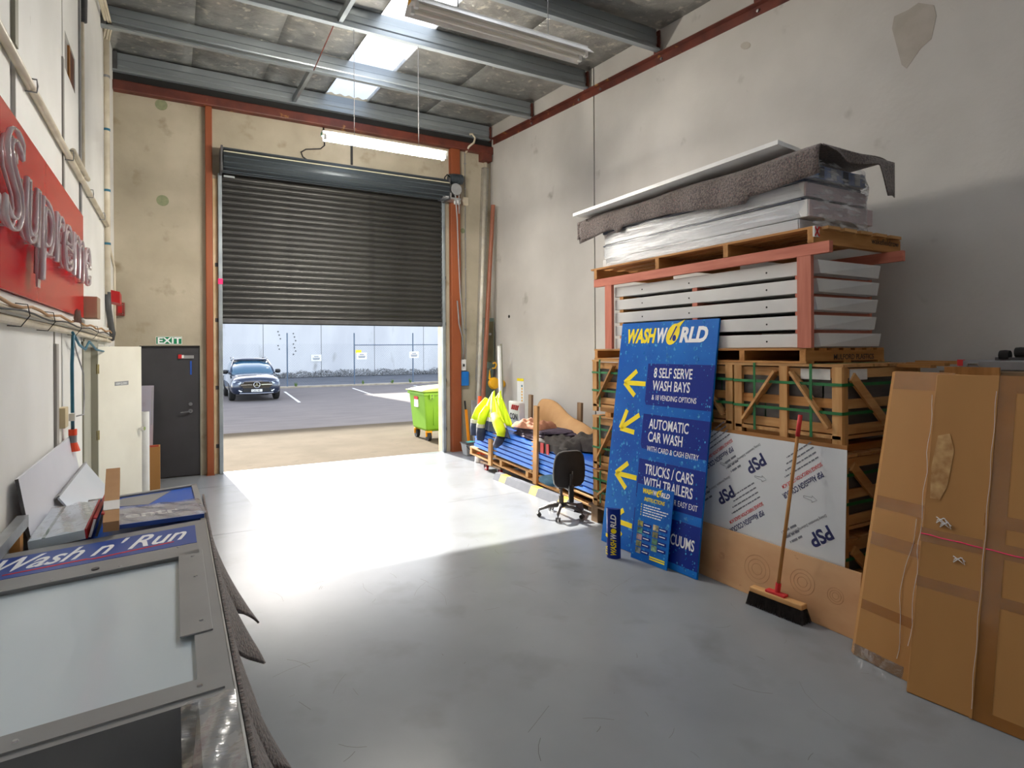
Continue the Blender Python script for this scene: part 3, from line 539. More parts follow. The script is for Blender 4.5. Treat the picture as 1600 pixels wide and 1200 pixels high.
def crate(label, y0, y1, z0, z1, mid=True, w=wp, braces=True, end=True, straps=True, tag=True, grp='strapped timber crates', goods=True):
    t = thing('timber_crate', label, 'crate', ((X0+X1)/2, (y0+y1)/2, z0), group=grp)
    h = z1-z0; pw = .075; L = y1-y0
    if goods: BX('wrapped_goods', m_goods, t, X0+.05, X1-.05, y0+.05, y1-.05, z0+.09, z1-.05, bevel=.02)
    for y in (y0, y1-pw):
        for x in (X0, X1-.03): b3('corner_post', w, t, x, x+.03, y, y+pw, z0, z1-.02)
    b3('corner_post', w, t, X0+.03, X0+.075, y0, y0+.025, z0, z1-.02)
    zr = ((z1-.10, z1-.03), (z0+.46*h, z0+.46*h+.07), (z0+.09, z0+.16))
    for a, b in zr:
        b3('front_rail', wo if a == zr[1][0] else w, t, X0+.022, X0+.045, y0+pw, y1-pw, a, b); b3('end_rail', w, t, X0+.075, X1-.03, y0+.005, y0+.025, a, b); b3('back_rail', w, t, X1-.02, X1, y0+pw, y1-pw, a, b)
    b3('base_board', w, t, X0, X1, y0+.01, y1-.01, z0+.055, z0+.08); b3('runner', w, t, X0+.03, X0+.1, y0+.1, y1-.1, z0, z0+.05); b3('runner', w, t, X1-.1, X1-.03, y0+.1, y1-.1, z0, z0+.05)
    for k in range(5): b3('lid_board', w, t, X0+.2*k, X0+.2*k+.17, y0-.01, y1+.01, z1-.02, z1)
    ms = [y0+L/2] if L < 1.3 else [y0+L*.28, y0+L*.5, y0+L*.75]
    if mid:
        for y in ms: b3('mid_post', w, t, X0-.004, X0+.022, y-.035, y+.035, z0, z1-.02)
    ed = [y0+pw]+ms+[y1-pw]
    if braces:
        segs = [(ed[1], ed[0]), (ed[1], ed[2])] if L < 1.3 else [(ed[1]-.04, ed[0]), (ed[2]+.04, ed[3]-.05), (ed[3]+.04, ed[4])][::1]
        for a, b in segs: s = 1 if b > a else -1; G().beam((X0+.010, a+s*.07, z1-.06), (X0+.010, b-s*.02, z0+.13), .02, .075, up=(1, 0, 0)).build('brace', w[1], t)
        if end: G().beam((X0+.12, y0-.002, z1-.09), (X0+.55, y0-.002, z0+.15), .075, .02, up=(0, 1, 0)).build('brace', w[0], t)
    if straps:
        e = .006
        for z in (z1-.145*h/.59, z0+.24*h/.59):
            g = G().box(X0-e, X0-e+.003, y0-e, y1+e, z-.011, z+.011).box(X0-e, X1, y0-e, y0-e+.003, z-.011, z+.011); g.build('strap', m_strap, t)
        for y in ((y0+.25*L, y1-.22*L) if L < 1.3 else (y0+.06*L+.1, y1-.14, y1-.5*L)):
            G().box(X0-e-.003, X0-e, y-.011, y+.011, z0+.05, z1+.003).box(X0-e, X1, y-.011, y+.011, z1, z1+.003).build('strap', m_strap, t); G().box(X0+.05, X0+.052, y-.07, y-.055, z0+.1, z1-.15).build('strap', m_strap, t)
    if tag:
        BX('paper_label', m_paper, t, X0+.019, X0+.022, (y0+.10) if L < 1.3 else y0+.45, (y0+.34) if L < 1.3 else y0+.62, z1-.115, z1-.035); BX('paper_label', m_paper, t, X0+.1, X0+.32, y0+.001, y0+.005, z1-.115, z1-.035)
    return t
FY0, FY1, NY0, NY1 = 3.575, 5.565, 2.60, 3.555
bp = thing('timber_pallet', 'worn low timber pallet on the floor under the far crate stack', 'pallet', (4.7, 4.6, 0), group='pallets on the right side')
for x in (4.21, 4.68, 5.15):
    for y in (5.62, 4.9, 4.2): b3('block', wgr, bp, x, x+.10, y-.12, y, .0, .17)
for k in range(6): b3('deck_board', wgr, bp, 4.20+.19*k, 4.20+.19*k+.12, 3.60, 5.66, .172, .195)
for x in (4.20, 4.66, 5.13): b3('base_board', wgr, bp, x, x+.12, 3.6, 5.66, 0.0, .018) if False else None
crate('far timber crate at the bottom of its stack behind the office chair', FY0, FY1, .20, .61, tag=False)
crate('far timber crate in the middle of its stack behind the tall blue sign', FY0, FY1, .625, 1.235)
for y in (3.8, 4.6, 5.45): b3('spacer', wo, bp, 4.2, 5.2, y-.05, y+.05, 1.236, 1.285) if False else None
crate('far timber crate at the top of its stack under the stamped pallet', FY0, FY1, 1.285, 1.872)
sp = thing('timber_bearer', 'timber bearers between the middle and top far crates', 'timber', (4.7, 4.6, 1.235))
for y in (3.75, 4.6, 5.3): b3('bearer', wo, sp, 4.21, 5.25, y-.05, y+.05, 1.236, 1.284)
crate('near timber crate on the floor behind the plywood sheet', NY0, NY1, .0, .60, tag=False)
crate('near timber crate in the middle of its stack behind the printed panel', NY0, NY1, .605, 1.215, tag=False)
sp = thing('timber_bearer', 'orange timber bearers under the top near crate', 'timber', (4.7, 3.05, 1.215))
for y in (2.72, 3.08, 3.45): b3('bearer', wo, sp, 4.205, 5.25, y-.045, y+.045, 1.216, 1.268)
crate('near timber crate with white labels at the top of its stack', NY0, NY1, 1.27, 1.872)
def pallet(label, x0, x1, y0, y1, z0, z1, ys, w=wo, bottom=True, deck=7):
    t = thing('timber_pallet', label, 'pallet', ((x0+x1)/2, (y0+y1)/2, z0), group='pallets on the right side')
    for i, y in enumerate(ys): b3('bearer', w, t, x0, x1, y, y+.05, z0+(.018 if bottom else 0), z1-.018)
    for k in range(deck):
        dx = (x1-x0-.11)/(deck-1); b3('deck_board', w, t, x0+dx*k, x0+dx*k+.10, y0, y1, z1-.018, z1)
    if bottom:
        for k in range(3): dx = (x1-x0-.1)/2; b3('base_board', w, t, x0+dx*k, x0+dx*k+.1, y0, y1, z0, z0+.018)
    return t
p1 = pallet('stamped plastics pallet between the crates and the white cartons', X0, X1, 2.88, 5.53, 1.874, 1.994, (2.885, 3.45, 4.1, 4.8, 5.47))
TXT('stamp', 'MULFORD PLASTICS', .06, m_print_k, p1, Pl((4.55, 2.883, 1.902), (5, 2.883, 1.902), (4.55, 2.883, 2.5)).M(0, 0, .001), width=.55, bold=.01)
# white cartons inside the pink timber frame
fr_ = thing('carton_rack', 'pink timber rack holding the stack of white cartons', 'frame', (4.7, 4.1, 1.994))
for y in (2.83, 5.20): b3('post', wpk, fr_, X0-.012, X0+.025, y, y+.115, 1.996, 2.70)
b3('top_beam', wpk, fr_, X0-.015, X0+.03, 2.68, 5.51, 2.70, 2.785)
for y in (2.83, 5.20): b3('post', wpk, fr_, X1-.10, X1-.06, y+.12, y+.2, 1.996, 2.70)
b3('top_beam', wpk, fr_, X1-.10, X1-.06, 2.68, 5.51, 2.70, 2.785)
for k in range(4):
    z = 1.998+.141*(k+1)-.031
    for y in (2.93, 4.0, 5.05): b3('spacer', wpk if y < 5 else wo, fr_, X0+.03, X1-.13, y, y+.06, z, z+.030)
ordn = ('lowest', 'second lowest', 'middle', 'second highest', 'highest')
for k in range(5):
    z = 1.998+.141*k; t = thing('flat_carton', 'white flat carton, %s of five in the pink timber rack' % ordn[k], 'carton', (4.65, 4.0, z), group='white cartons in the timber rack')
    y0 = 2.835+.012*((k*3) % 4); BX('carton_body', m_carton, t, X0+.03, X1-.16, 2.90, 5.19, z, z+.108, bevel=.004)
    G().hexa([(X0+.115, y0, z+.008), (X1-.13, y0+.02, z+.008), (X1-.13, 2.905, z+.004), (X0+.10, 2.905, z+.004), (X0+.10, y0+.01, z+.112), (X1-.13, y0, z+.112), (X1-.13, 2.905, z+.109), (X0+.09, 2.905, z+.109)]).build('end_flap', m_carton, t)
    for y in (3.25, 4.1, 4.75): G().cyl((X0+.031, y, z+.05), (X0+.028, y, z+.05), .008, 8).build('vent_hole', m_black, t)
# upper pallet
p2 = pallet('stamped pine pallet under the film wrapped stack', X0-.02, X1+.10, 2.80, 5.56, 2.788, 2.912, (2.80, 3.6, 4.45, 5.45), bottom=False)
for k in range(5): b3('end_board', wp, p2, 4.30+.21*k, 4.46+.21*k, 2.76, 2.86, 2.896, 2.92)
TXT('stamp', 'wakefieldrow', .07, m_print_k, p2, Pl((4.93, 2.798, 2.84), (5.4, 2.798, 2.84), (4.93, 2.798, 3)).M(0, 0, .001), width=.40)
x_ = BX('cross_mark', m_paper, p2, X0-.03, X0+.03, 2.785, 2.80, 2.83, 2.91); 
for s in (1, -1): G().beam((X0-.025, 2.783, 2.87-s*.035), (X0+.025, 2.783, 2.87+s*.035), .005, .012, up=(0, 0, 1)).build('cross_stroke', m_print_r, x_)
# film wrapped stack of packs
m_pk1 = MAT('pack_end_pink', S(196, 180, 180), S(184, 168, 170), sc=2, rough=.5); m_pk2 = MAT('pack_end_blue', S(112, 136, 182), S(160, 168, 190), sc=5, rough=.5); m_pkd = MAT('pack_dark', S(70, 78, 96), rough=.6)
wst = thing('wrapped_stack', 'film wrapped stack of white flat packs on the top pallet', 'packs', (4.6, 4.1, 2.915))
for i, (z0, z1, x1, yn, mt) in enumerate(((2.915, 3.0, 5.02, 2.95, m_carton), (3.005, 3.14, 5.08, 2.87, m_pk1), (3.145, 3.16, 5.02, 2.93, m_pkd), (3.165, 3.28, 5.05, 2.90, m_pk1), (3.285, 3.315, 5.02, 2.93, m_pkd), (3.32, 3.43, 5.03, 2.90, m_pk2))):
    t = BX('flat_pack', m_carton if mt != m_pkd else m_pkd, wst, X0+.03, x1, yn+.01, 5.40-.03*(i % 2), z0, z1, bevel=.006); BX('end_face', mt, t, X0+.035, x1-.005, yn, yn+.01, z0+.004, z1-.004)
    if i == 5:
        for k in range(4): BX('end_stripe', m_carton if k % 2 else m_pkd, t, X0+.2+.16*k, X0+.27+.16*k, yn-.002, yn, z0+.01, z1-.01)
def wrap(u, v):
    a = 2*math.pi*u; c, s = math.cos(a), math.sin(a); k = (abs(c)**8+abs(s)**8)**(-1/8)
    wob = .008*math.sin(23*u*2+9*v)+.006*math.sin(61*u+17*v); z = 2.918+.53*v
    return Vector((4.64+(.465+wob-.02*v)*c*k, 4.14+(1.30+wob)*s*k, z))
G().grid(wrap, 90, 9, closed_u=True).build('stretch_film', m_film, wst, smooth=True)
m_felt = MAT('moving_blanket_felt', S(122, 110, 104), S(78, 70, 69), sc=70, rough=.95, bump=.6, bsc=60, det=4, lo=.38, hi=.62, c3=S(168, 92, 96), sc3=110, lo3=.66, hi3=.70, sheen=.3)
random.seed(5)
def felt_top(u, v):      # u along y, v across: front flap, top, end
    y = 2.74+3.0*u; lift = .02*math.sin(y*5)
    flap = .19+.05*math.sin(y*2.1+1)+(.05 if 3.4 < y < 5.1 else 0)+(.05 if y > 5.0 else 0)
    if v < .3: q = v/.3; return Vector((4.165-.015*math.sin(q*3)+.008*math.sin(y*14), y, 3.50+.02*u*0+lift*.4-flap*(1-q)+.0))
    q = (v-.3)/.7; return Vector((4.18+.92*q, y+.02*math.sin(q*7), 3.505+lift*.4+.012*math.sin(q*9)*q))
o1 = G().grid(felt_top, 60, 24).build('moving_blanket', m_felt, smooth=True, thick=.008)
props(o1, 'grey speckled felt blanket draped over the top wrapped stack', 'blanket')
def felt_end(u, v):      # flap hanging over the near end
    x = 4.18+.95*u; dr = .02+.06*abs(math.sin(u*3.3))+(.25*min(1, max(0, (u-.74)/.10))) 
    return Vector((x+.03*v*math.sin(u*8), 2.735-.03*v*math.sin(u*9+1)-.012, 3.505-dr*v))
G().grid(felt_end, 40, 8).build('end_flap', m_felt, o1, smooth=True, thick=.008)
G().grid(lambda u, v: Vector((4.155+.02*math.sin(u*5), 5.60+.16*u, 3.50-.02*u-.20*v)), 8, 8).build('corner_flap', m_felt, o1, smooth=True, thick=.008)
wsb = G().hexa([(4.06, 5.74, 3.545), (4.9, 5.70, 3.535), (4.95, 3.06, 3.53), (4.10, 3.04, 3.585), (4.06, 5.74, 3.58), (4.9, 5.70, 3.56), (4.95, 3.06, 3.55), (4.10, 3.04, 3.62)]).build('white_sheet', m_wht)
props(wsb, 'long white sheet lying on top of the blanket covered stack', 'sheet')
# ================================================================== LEANING BOARDS
m_sign = MAT('blue_print_droplets', S(2, 78, 172), S(12, 118, 206), sc=1.4, rough=.4, spec=.25, det=5, lo=.3, hi=.7, c3=S(60, 160, 220), sc3=26, lo3=.68, hi3=.72)
m_navy = MAT('navy_print_panel', S(8, 40, 134), rough=.4, spec=.25)
wsg = thing('wayfinding_sign', 'tall blue car wash direction sign leaning on the crates', 'sign', (3.9, 4.34, 0))
P = Pl((3.853, 4.975, .004), (3.900, 3.715, .004), (4.165, 4.985, 2.258)); WW, HH = 1.262, 2.28
P.box(G(), 0, WW, 0, HH, -.02, 0).build('board', m_sign, wsg)
def drops(P, w, h, n, par, seed):
    random.seed(seed); g = G()
    for k in range(n):
        u = random.uniform(.02, w-.02); v = random.uniform(.02, h-.02); r = random.choice((.004, .005, .006, .008, .011, .016)); m = 7
        g.add([P.p(u, v, .0016)]+[P.p(u+r*math.cos(6.283*i/m), v+1.3*r*math.sin(6.283*i/m), .0008) for i in range(m)], [(0, i+1, (i+1) % m+1) for i in range(m)])
    props(g.build('printed_droplets', MAT('droplet_print_%d' % seed, S(80, 172, 228), S(16, 90, 176), sc=30, rough=.2), par), kind='stuff')
drops(P, WW, HH, 700, wsg, 11)
def logo(P, par, u, v, w, d=.002):
    h = w*.135
    TXT('logo_yellow', 'WASH', h*1.36, m_print_y, par, P.M(u, v, d), width=w*.385, bold=.045, shear=.2)
    TXT('logo_white', 'W', h*1.36, m_print_w, par, P.M(u+w*.40, v, d), width=w*.13, bold=.045, shear=.2); TXT('logo_white', 'RLD', h*1.36, m_print_w, par, P.M(u+w*.685, v, d), width=w*.315, bold=.045, shear=.2)
    c = (u+w*.605, v+h*.52); pts = [(c[0]+.075*w*math.cos(a), c[1]+.098*w*math.sin(a)*(1 if math.sin(a) < 0 else 1.0)) for a in [6.283*i/18 for i in range(18)]]
    P.poly(G(), [(x+.25*(y-c[1]), y) for x, y in pts], 0, d+.0004).build('logo_leaf', m_print_y, par)
    P.poly(G(), [(c[0]+.02*w, c[1]+.09*w), (c[0]+.13*w, c[1]+.13*w), (c[0]+.06*w, c[1]+.05*w)], 0, d+.0004).build('logo_leaf', m_print_y, par)
    P.poly(G(), [(c[0]-.035*w, c[1]-.05*w), (c[0]-.022*w, c[1]-.055*w), (c[0]+.045*w, c[1]+.07*w), (c[0]+.03*w, c[1]+.075*w)], 0, d+.0009).build('logo_vein', m_navy, par)
    P.poly(G(), [(c[0]+.02*w+.022*w*math.cos(a), c[1]-.035*w+.03*w*math.sin(a)) for a in [6.283*i/10 for i in range(10)]], 0, d+.0009).build('logo_drop', m_navy, par)
logo(P, wsg, .09, 2.075, 1.06)
def arrow(P, par, u, v, s, ang=0):
    M = P.M(u, v, 0, ang); T = lambda a, b, d: M @ Vector((a*s, b*s, d))
    def stroke(a, b, t):
        a = Vector((*a, 0)); b = Vector((*b, 0)); dd = (b-a).normalized(); n = Vector((-dd.y, dd.x, 0))*t/2; g = G()
        g.hexa([T(*(q.xy), .0005) for q in (a-n, b-n, b+n, a+n)]+[T(*(q.xy), .0022) for q in (a-n, b-n, b+n, a+n)]); return g
    g = stroke((0, 0), (.25, .0), .042)
    for q in (stroke((-.015, .0), (.13, .11), .042), stroke((-.015, .0), (.13, -.11), .042)): g.add(q.v, q.f)
    g.build('arrow', m_print_y, par)
rows = [(1.45, 1.86, '8 SELF SERVE\nWASH BAYS', '& 18 VENDING OPTIONS', 0), (1.02, 1.36, 'AUTOMATIC\nCAR WASH', 'WITH CARD & CASH ENTRY', .55), (.52, .92, 'TRUCKS / CARS\nWITH TRAILERS', 'USE BAYS 7,8,9 FOR EASY EXIT', 0), (.06, .44, 'TYRE & VACUUMS', '', 0)]
for i, (v0, v1, big, small, ang) in enumerate(rows):
    P.poly(G(), [(.44, v0+.04), (.46, v0), (WW, v0), (WW, v1), (.44, v1)], 0, .0012).build('navy_panel', m_navy, wsg)
    arrow(P, wsg, .14, (v0+v1)/2, 1.15, ang)
    if big.count('\n'):
        a, b = big.split('\n'); TXT('lettering', a, .135, m_print_w, wsg, P.M(.53, v1-.135, .002), sx=.64, bold=.012); TXT('lettering', b, .135, m_print_w, wsg, P.M(.53, v1-.26, .002), sx=.64, bold=.012)
    else: TXT('lettering', big, .135, m_print_w, wsg, P.M(.53, v1-.22, .002), sx=.62, bold=.014)
    if small: TXT('lettering', small, .072, m_print_w, wsg, P.M(.53, v1-.355, .002), sx=.70, bold=.002)
# instruction board leaning on the sign
isg = thing('instruction_sign', 'small blue instruction board leaning against the tall blue sign', 'sign', (3.85, 4.2, 0))
Q = Pl((3.790, 4.440, .003), (3.830, 4.000, .003), (3.90, 4.443, .72)); qw, qh = .442, .70
Q.box(G(), 0, qw, 0, qh, -.008, 0).build('board', m_sign, isg); drops(Q, qw, qh, 90, isg, 12)
logo(Q, isg, .07, qh-.075, .33); TXT('lettering', 'INSTRUCTIONS', .05, m_print_y, isg, Q.M(.10, qh-.145, .002), width=.25, bold=.02, shear=.2)
for k, w_ in enumerate((.20, .30, .28, .24, .22)):
    DASH('small_print', Q, isg, .10, qh-.19-.024*k, w_, .010, m_print_w, seed=k); Q.box(G(), .07, .078, qh-.19-.024*k, qh-.178-.024*k, 0, .002).build('bullet', m_print_y, isg)
random.seed(2)
for c in range(2):
    for r in range(5 - c):
        v = qh-.39-.062*r; u = .05+.19*c; mt = MAT('photo_print_%d%d' % (c, r), (random.uniform(.1, .7), random.uniform(.2, .6), random.uniform(.1, .5)), (.06, .1, .08), sc=20, rough=.3)
        Q.box(G(), u, u+.065, v, v+.052, 0, .002).build('photo_print', mt, isg); Q.box(G(), u+.07, u+.17, v+.008, v+.04, 0, .0015).build('navy_panel', m_navy, isg); Q.box(G(), u+.08, u+.15, v+.02, v+.028, 0, .002).build('text_bar', m_print_w, isg)
for k in range(2): Q.box(G(), .23, .41, .04+.02*k, .052+.02*k, 0, .002).build('text_bar', m_print_y, isg)
# short curved sign standing in front
tb = thing('tube_sign', 'short curved blue sign standing on the floor beside the tall sign', 'sign', (3.62, 4.49, 0))
c0 = Vector((3.655, 4.525, 0)); ux = Vector((.58, -.81, 0)); ux.normalize(); uy = Vector((ux.y, -ux.x, 0))
def tsec(z, k=1): return [c0+ux*(.068*math.sin(a))+uy*(.055*math.cos(a)) + Vector((0, 0, z)) for a in [R(-90+180*i/12) for i in range(13)]]
o = G().loft([tsec(0), tsec(.47)]).build('shell', m_navy, tb); fixn(o)
tl = Pl(c0+uy*.055-ux*.02, c0+uy*.055+ux, c0+uy*.055-ux*.02+Vector((0, 0, 1)))
TXT('lettering', 'WASH', .075, m_print_y, tb, tl.M(.058, .03, .003, R(90)), width=.15, bold=.03, shear=.2); TXT('lettering', 'W', .075, m_print_w, tb, tl.M(.058, .185, .003, R(90)), width=.055, bold=.03, shear=.2); TXT('lettering', 'RLD', .075, m_print_w, tb, tl.M(.058, .29, .003, R(90)), width=.13, bold=.03, shear=.2)
tl.poly(G(), [(.035+.028*math.cos(a), .265+.025*math.sin(a)) for a in [.6283*i for i in range(10)]], 0, .003).build('logo_leaf', m_print_y, tb)
t2 = Pl(c0-ux*.06+uy*.030, c0-ux*.06+uy*.03+ux*.5+uy*.5, c0-ux*.06+uy*.03+Vector((0, 0, 1)))
TXT('lettering', 'STA', .05, m_print_y, tb, t2.M(.03, .03, .008, R(90)), bold=.02); t2.box(G(), -.01, .025, .2, .23, .0, .006).build('text_bar', m_print_y, tb)
G().prism([(0, 0)], lambda a, b: c0, lambda a, b: c0) if False else None
# plywood and printed film panel
m_ply = MAT('plywood_face', S(206, 164, 122), S(186, 140, 98), sc=1.3, st=(1, 1, 2.4), rough=.6, det=4, c3=S(150, 104, 66), sc3=7, lo3=.70, hi3=.76)
m_psp = MAT('protective_film', S(214, 219, 224), S(204, 210, 216), sc=1.2, rough=.28, coat=.3)
A = Pl((4.045, 3.93, .002), (4.025, 2.40, .002), (4.108, 3.93, .447)); pl = thing('plywood_sheet', 'bare plywood offcut leaning in front of the printed panel', 'plywood', (4.05, 3.15, 0))
A.box(G(), 0, 1.53, 0, .45, -.018, 0).build('sheet', m_ply, pl)
for u, v, r in ((.70, .22, .12), (1.10, .25, .10), (1.36, .24, .06), (.34, .22, .03)):
    for k in range(3):
        q = r*(1-.3*k); A.p
        G().tube([A.p(u+q*math.cos(a)*1.0, v+q*.9*math.sin(a), .0006) for a in [6.283*i/20 for i in range(20)]], .0012, 4, closed=True).build('grain_ring', MAT('grain_line', S(168, 124, 84), rough=.7) if 'grain_line' not in bpy.data.materials else bpy.data.materials['grain_line'], pl)
Bp = Pl((4.112, 3.95, .005), (4.106, 2.545, .005), (4.165, 3.95, 1.262)); ps = thing('film_covered_panel', 'white panel in printed protective film leaning on the crates', 'panel', (4.08, 3.25, 0))
PW, PH = 1.41, 1.262
Bp.box(G(), 0, PW, 0, PH, -.006, 0).build('sheet', m_psp, ps)
AN = R(216)
for (u, v) in ((.66, 1.14), (.36, .82), (1.24, .70), (.98, 1.6)):
    if v > PH: continue
    TXT('lettering', 'PSP', .14, m_print_n, ps, Bp.M(u+.04, v, .001, AN), sx=.95, bold=.03); [DASH('small_print', Bp, ps, u-.17-.026*k, v-.13+.036*k, .15-.03*(k == 0), .016, m_print_g, AN, seed=k+3) for k in range(3)]; TXT('lettering', 'Driving Innovation. Delivering Performance.', .030, m_print_g, ps, Bp.M(u+.02, v+.075, .001, AN), width=.40)
for (u, v) in ((.40, 1.17), (.72, .70), (1.22, 1.10)):
    TXT('lettering', 'PSP AlucoSIGN COLOUR', .060, m_print_n, ps, Bp.M(u, v-.02, .001, AN), width=.40, bold=.02); TXT('lettering', 'SIGNAGE FABRICATION GRADE ACM', .040, m_print_r, ps, Bp.M(u-.005, v+.045, .001, AN), width=.40, bold=.01)
    for k in range(4): DASH('small_print', Bp, ps, u-.03-.02*k, v+.085+.034*k, .34-.03*k, .010, m_print_g, AN, seed=k+9)
for (u, v) in ((.28, .98), (.64, .93), (1.08, .86)):
    G().tube([Bp.p(u+a, v+b, .001) for a, b in ((0, .0), (.07, -.012), (.07, -.025), (.11, .0), (.07, .025), (.07, .012), (0, .012))], .0012, 4, closed=True).build('arrow_outline', m_print_g, ps)
Cp = Pl((4.135, 3.95, .005), (4.13, 2.50, .005), (4.182, 3.95, 1.30)); Cp.box(G(), -.2, 1.40, 0, 1.29, -.006, 0).build('brown_board', MAT('brown_board_face', S(176, 124, 68), S(150, 98, 48), sc=2, st=(1, 1, 4), rough=.7)); props(bpy.data.objects['brown_board'], 'brown board behind the printed panel with only its top edge showing', 'board')
# broom
br = thing('broom', 'push broom with red tipped wooden handle leaning on the panel', 'broom', (3.95, 2.95, 0))
hb = Pl((3.925, 3.165, .055), (3.955, 2.735, .055), (3.925, 3.165, 1)); 
hb.box(G(), 0, .43, .045, .085, -.035, .035).build('head', wp[1], br, bevel=.008); hb.box(G(), .13, .29, .084, .105, -.028, .028).build('socket', m_print_r, br, bevel=.006)
top = Vector((4.105, 2.865, 1.49)); base = hb.p(.215, .09, 0)
d = top-base; G().cyl(base, base+d*.90, .013, 12).build('handle', wo[2], br, smooth=True); G().cyl(base+d*.88, top, .016, 12).build('handle_grip', m_print_r, br, smooth=True); G().cyl(base, base+d*.06, .02, 12).build('handle_collar', m_print_r, br)
g = G(); random.seed(4); m_brist = MAT('black_bristle', S(38, 33, 32), S(54, 46, 44), sc=30, rough=.8)
for i in range(60):
    for j in range(9):
        a = hb.p(.43*i/59, .046, -.03+.06*j/8); b = hb.p(-.018+.466*i/59+random.uniform(-.006, .006), -.050, (-.03+.06*j/8)*1.75+random.uniform(-.005, .005)); e = Vector((.0, .0035, 0)); f = Vector((.0035, 0, 0)); g.add([a-e, a+e, b+e, b-e, a-f, a+f, b+f, b-f], [(0, 1, 2, 3), (4, 5, 6, 7)])
props(g.build('bristles', m_brist, br), kind='stuff')
# ================================================================== BIG CARDBOARD CARTONS
m_card = MAT('brown_cardboard', S(174, 126, 70), S(164, 117, 62), sc=1.2, st=(1, 1, .3), rough=.65, bump=.05, bsc=30, bst=(20, 20, .3))
m_tape = MAT('brown_tape', S(150, 102, 54), S(142, 96, 50), sc=5, rough=.18, coat=.6)
m_clear = FILM('clear_tape', gloss=.3, bump=.5, bsc=14, milk=.05)
def carton(label, a, b, lean, H, T):
    t = thing('tall_carton', label, 'carton', ((a[0]+b[0])/2, (a[1]+b[1])/2, 0), group='tall cardboard cartons')
    A0 = Vector((*a, .003)); P = Pl(A0, (*b, .003), A0+Vector((lean[0], lean[1], H))); w = (Vector(b)-Vector(a)).length
    return t, P, w
tA, PA, wA = carton('narrow brown cardboard carton leaning left of the wide carton', (3.835, 2.345), (3.79, 1.925), (.43, .04), 1.83, .3); HA = 1.88
PA.poly(G(), [(0, -0), (.0, -0)], 0, 0) if False else None
g = G(); ch = .035
for v0, v1 in ((0, HA),):
    pr = [(0, -ch), (ch*1.2, 0), (wA, 0), (wA, -.34), (0, -.34)]; n = len(pr); g.add([PA.p(u, v0, d) for u, d in pr]+[PA.p(u, v1, d) for u, d in pr], [tuple(range(n)), tuple(range(2*n-1, n-1, -1))]+[(k, n+k, n+(k+1) % n, (k+1) % n) for k in range(n)])
fixn(g.build('carton_body', m_card, tA))
for v0, v1 in ((HA-.12, HA-.002), (.96, 1.04), (.72, .80), (.30, .36)): PA.box(G(), .045, wA, v0, v1, 0, .0012).build('brown_tape', m_tape, tA)
PA.box(G(), .03, .36, .0, .07, .0005, .002).build('clear_tape', m_clear, tA)
G().tube([PA.p(.30+.02*math.sin(v*9), v, .006+.004*math.sin(v*30)) for v in [.1+.05*i for i in range(18)]], .0020, 5).build('crease_glint', m_film_glint, tA)
tB, PB, wB = carton('wide brown cardboard carton with torn tape at the right edge', (3.677, 1.905), (3.80, .75), (.46, .10), 1.83, .3); HB = 1.885
PB.box(G(), 0, wB, 0, HB, -.10, 0).build('carton_body', m_card, tB, bevel=.006)
for u0, u1 in ((.318, .40),): PB.box(G(), u0, u1, 0, HB, 0, .0014).build('brown_tape', m_tape, tB)
PB.box(G(), .305, .318, 0, HB, -.01, .006).build('carton_edge', m_card, tB)
for v0, v1, u0 in ((.86, .94, .0), (.60, .66, .0), (1.02, 1.09, .3), (HB-.10, HB, .32), (.0, .06, .32)): PB.box(G(), u0, wB, v0, v1, 0, .001).build('brown_tape', m_tape, tB)
PB.poly(G(), [(.04, 1.50), (.10, 1.52), (.13, 1.42), (.11, 1.20), (.08, 1.12), (.03, 1.12), (.02, 1.3)], .0, .003).build('tear_patch', MAT('torn_board', S(196, 160, 110), S(160, 116, 68), sc=14, rough=.8), tB)
G().tube([PB.p(-.005+.006*math.sin(v*21), v, .004+.004*math.sin(v*33)) for v in [.25+.06*i for i in range(26)]], .0016, 5).build('crease_glint', m_film_glint, tB)
G().tube([PB.p(.312+.003*math.sin(v*21), v, .010) for v in [.05+.06*i for i in range(30)]], .0014, 5).build('crease_glint', m_film_glint, tB)
G().tube([PB.p(u, .905-.03*u+.002*math.sin(u*40), .003) for u in [.0+.05*i for i in range(22)]], .003, 5).build('pink_string', m_pink, tB)
for u, v in ((.12, .98), (.10, 1.0), (.2, .8)): G().tube([PB.p(u+.03*math.cos(i*1.3), v+.02*math.sin(i*2.1), .006) for i in range(8)], .003, 4).build('film_scrap', m_film_glint, tB)
# things behind the cartons, by the wall
cr = thing('timber_crate', 'low timber crate end behind the wide cardboard carton', 'crate', (5.0, 1.7, 0), group='strapped timber crates')
BX('panel_body', m_card, cr, 4.70, 5.5, .5, 2.20, .0, 1.80); 
for y in (2.0, 1.5, 1.0): b3('slat', wo, cr, 4.68, 4.70, y-.16, y+.16, .1, 1.86)
b3('top_board', wgr, cr, 4.70, 5.5, .5, 2.2, 1.80, 1.83)
lt = thing('metal_case', 'grey metal edged case lying on the crate by the right wall', 'case', (5.2, 1.6, 1.832)); BX('case_body', m_mgrey, lt, 4.92, 5.5, .6, 2.18, 1.832, 1.90, bevel=.008)
BX('red_corner', m_print_r, lt, 4.915, 4.95, 2.15, 2.185, 1.86, 1.905)
for y in (2.08, 1.72): G().tube([(4.915, y-.04, 1.85), (4.90, y-.03, 1.875), (4.90, y+.03, 1.875), (4.915, y+.04, 1.85)], .006, 6).build('latch', m_chrome, lt)
db = thing('black_clamp', 'pair of black rubber wheels on a bracket on the metal case', 'castor', (5.05, 1.87, 1.9))
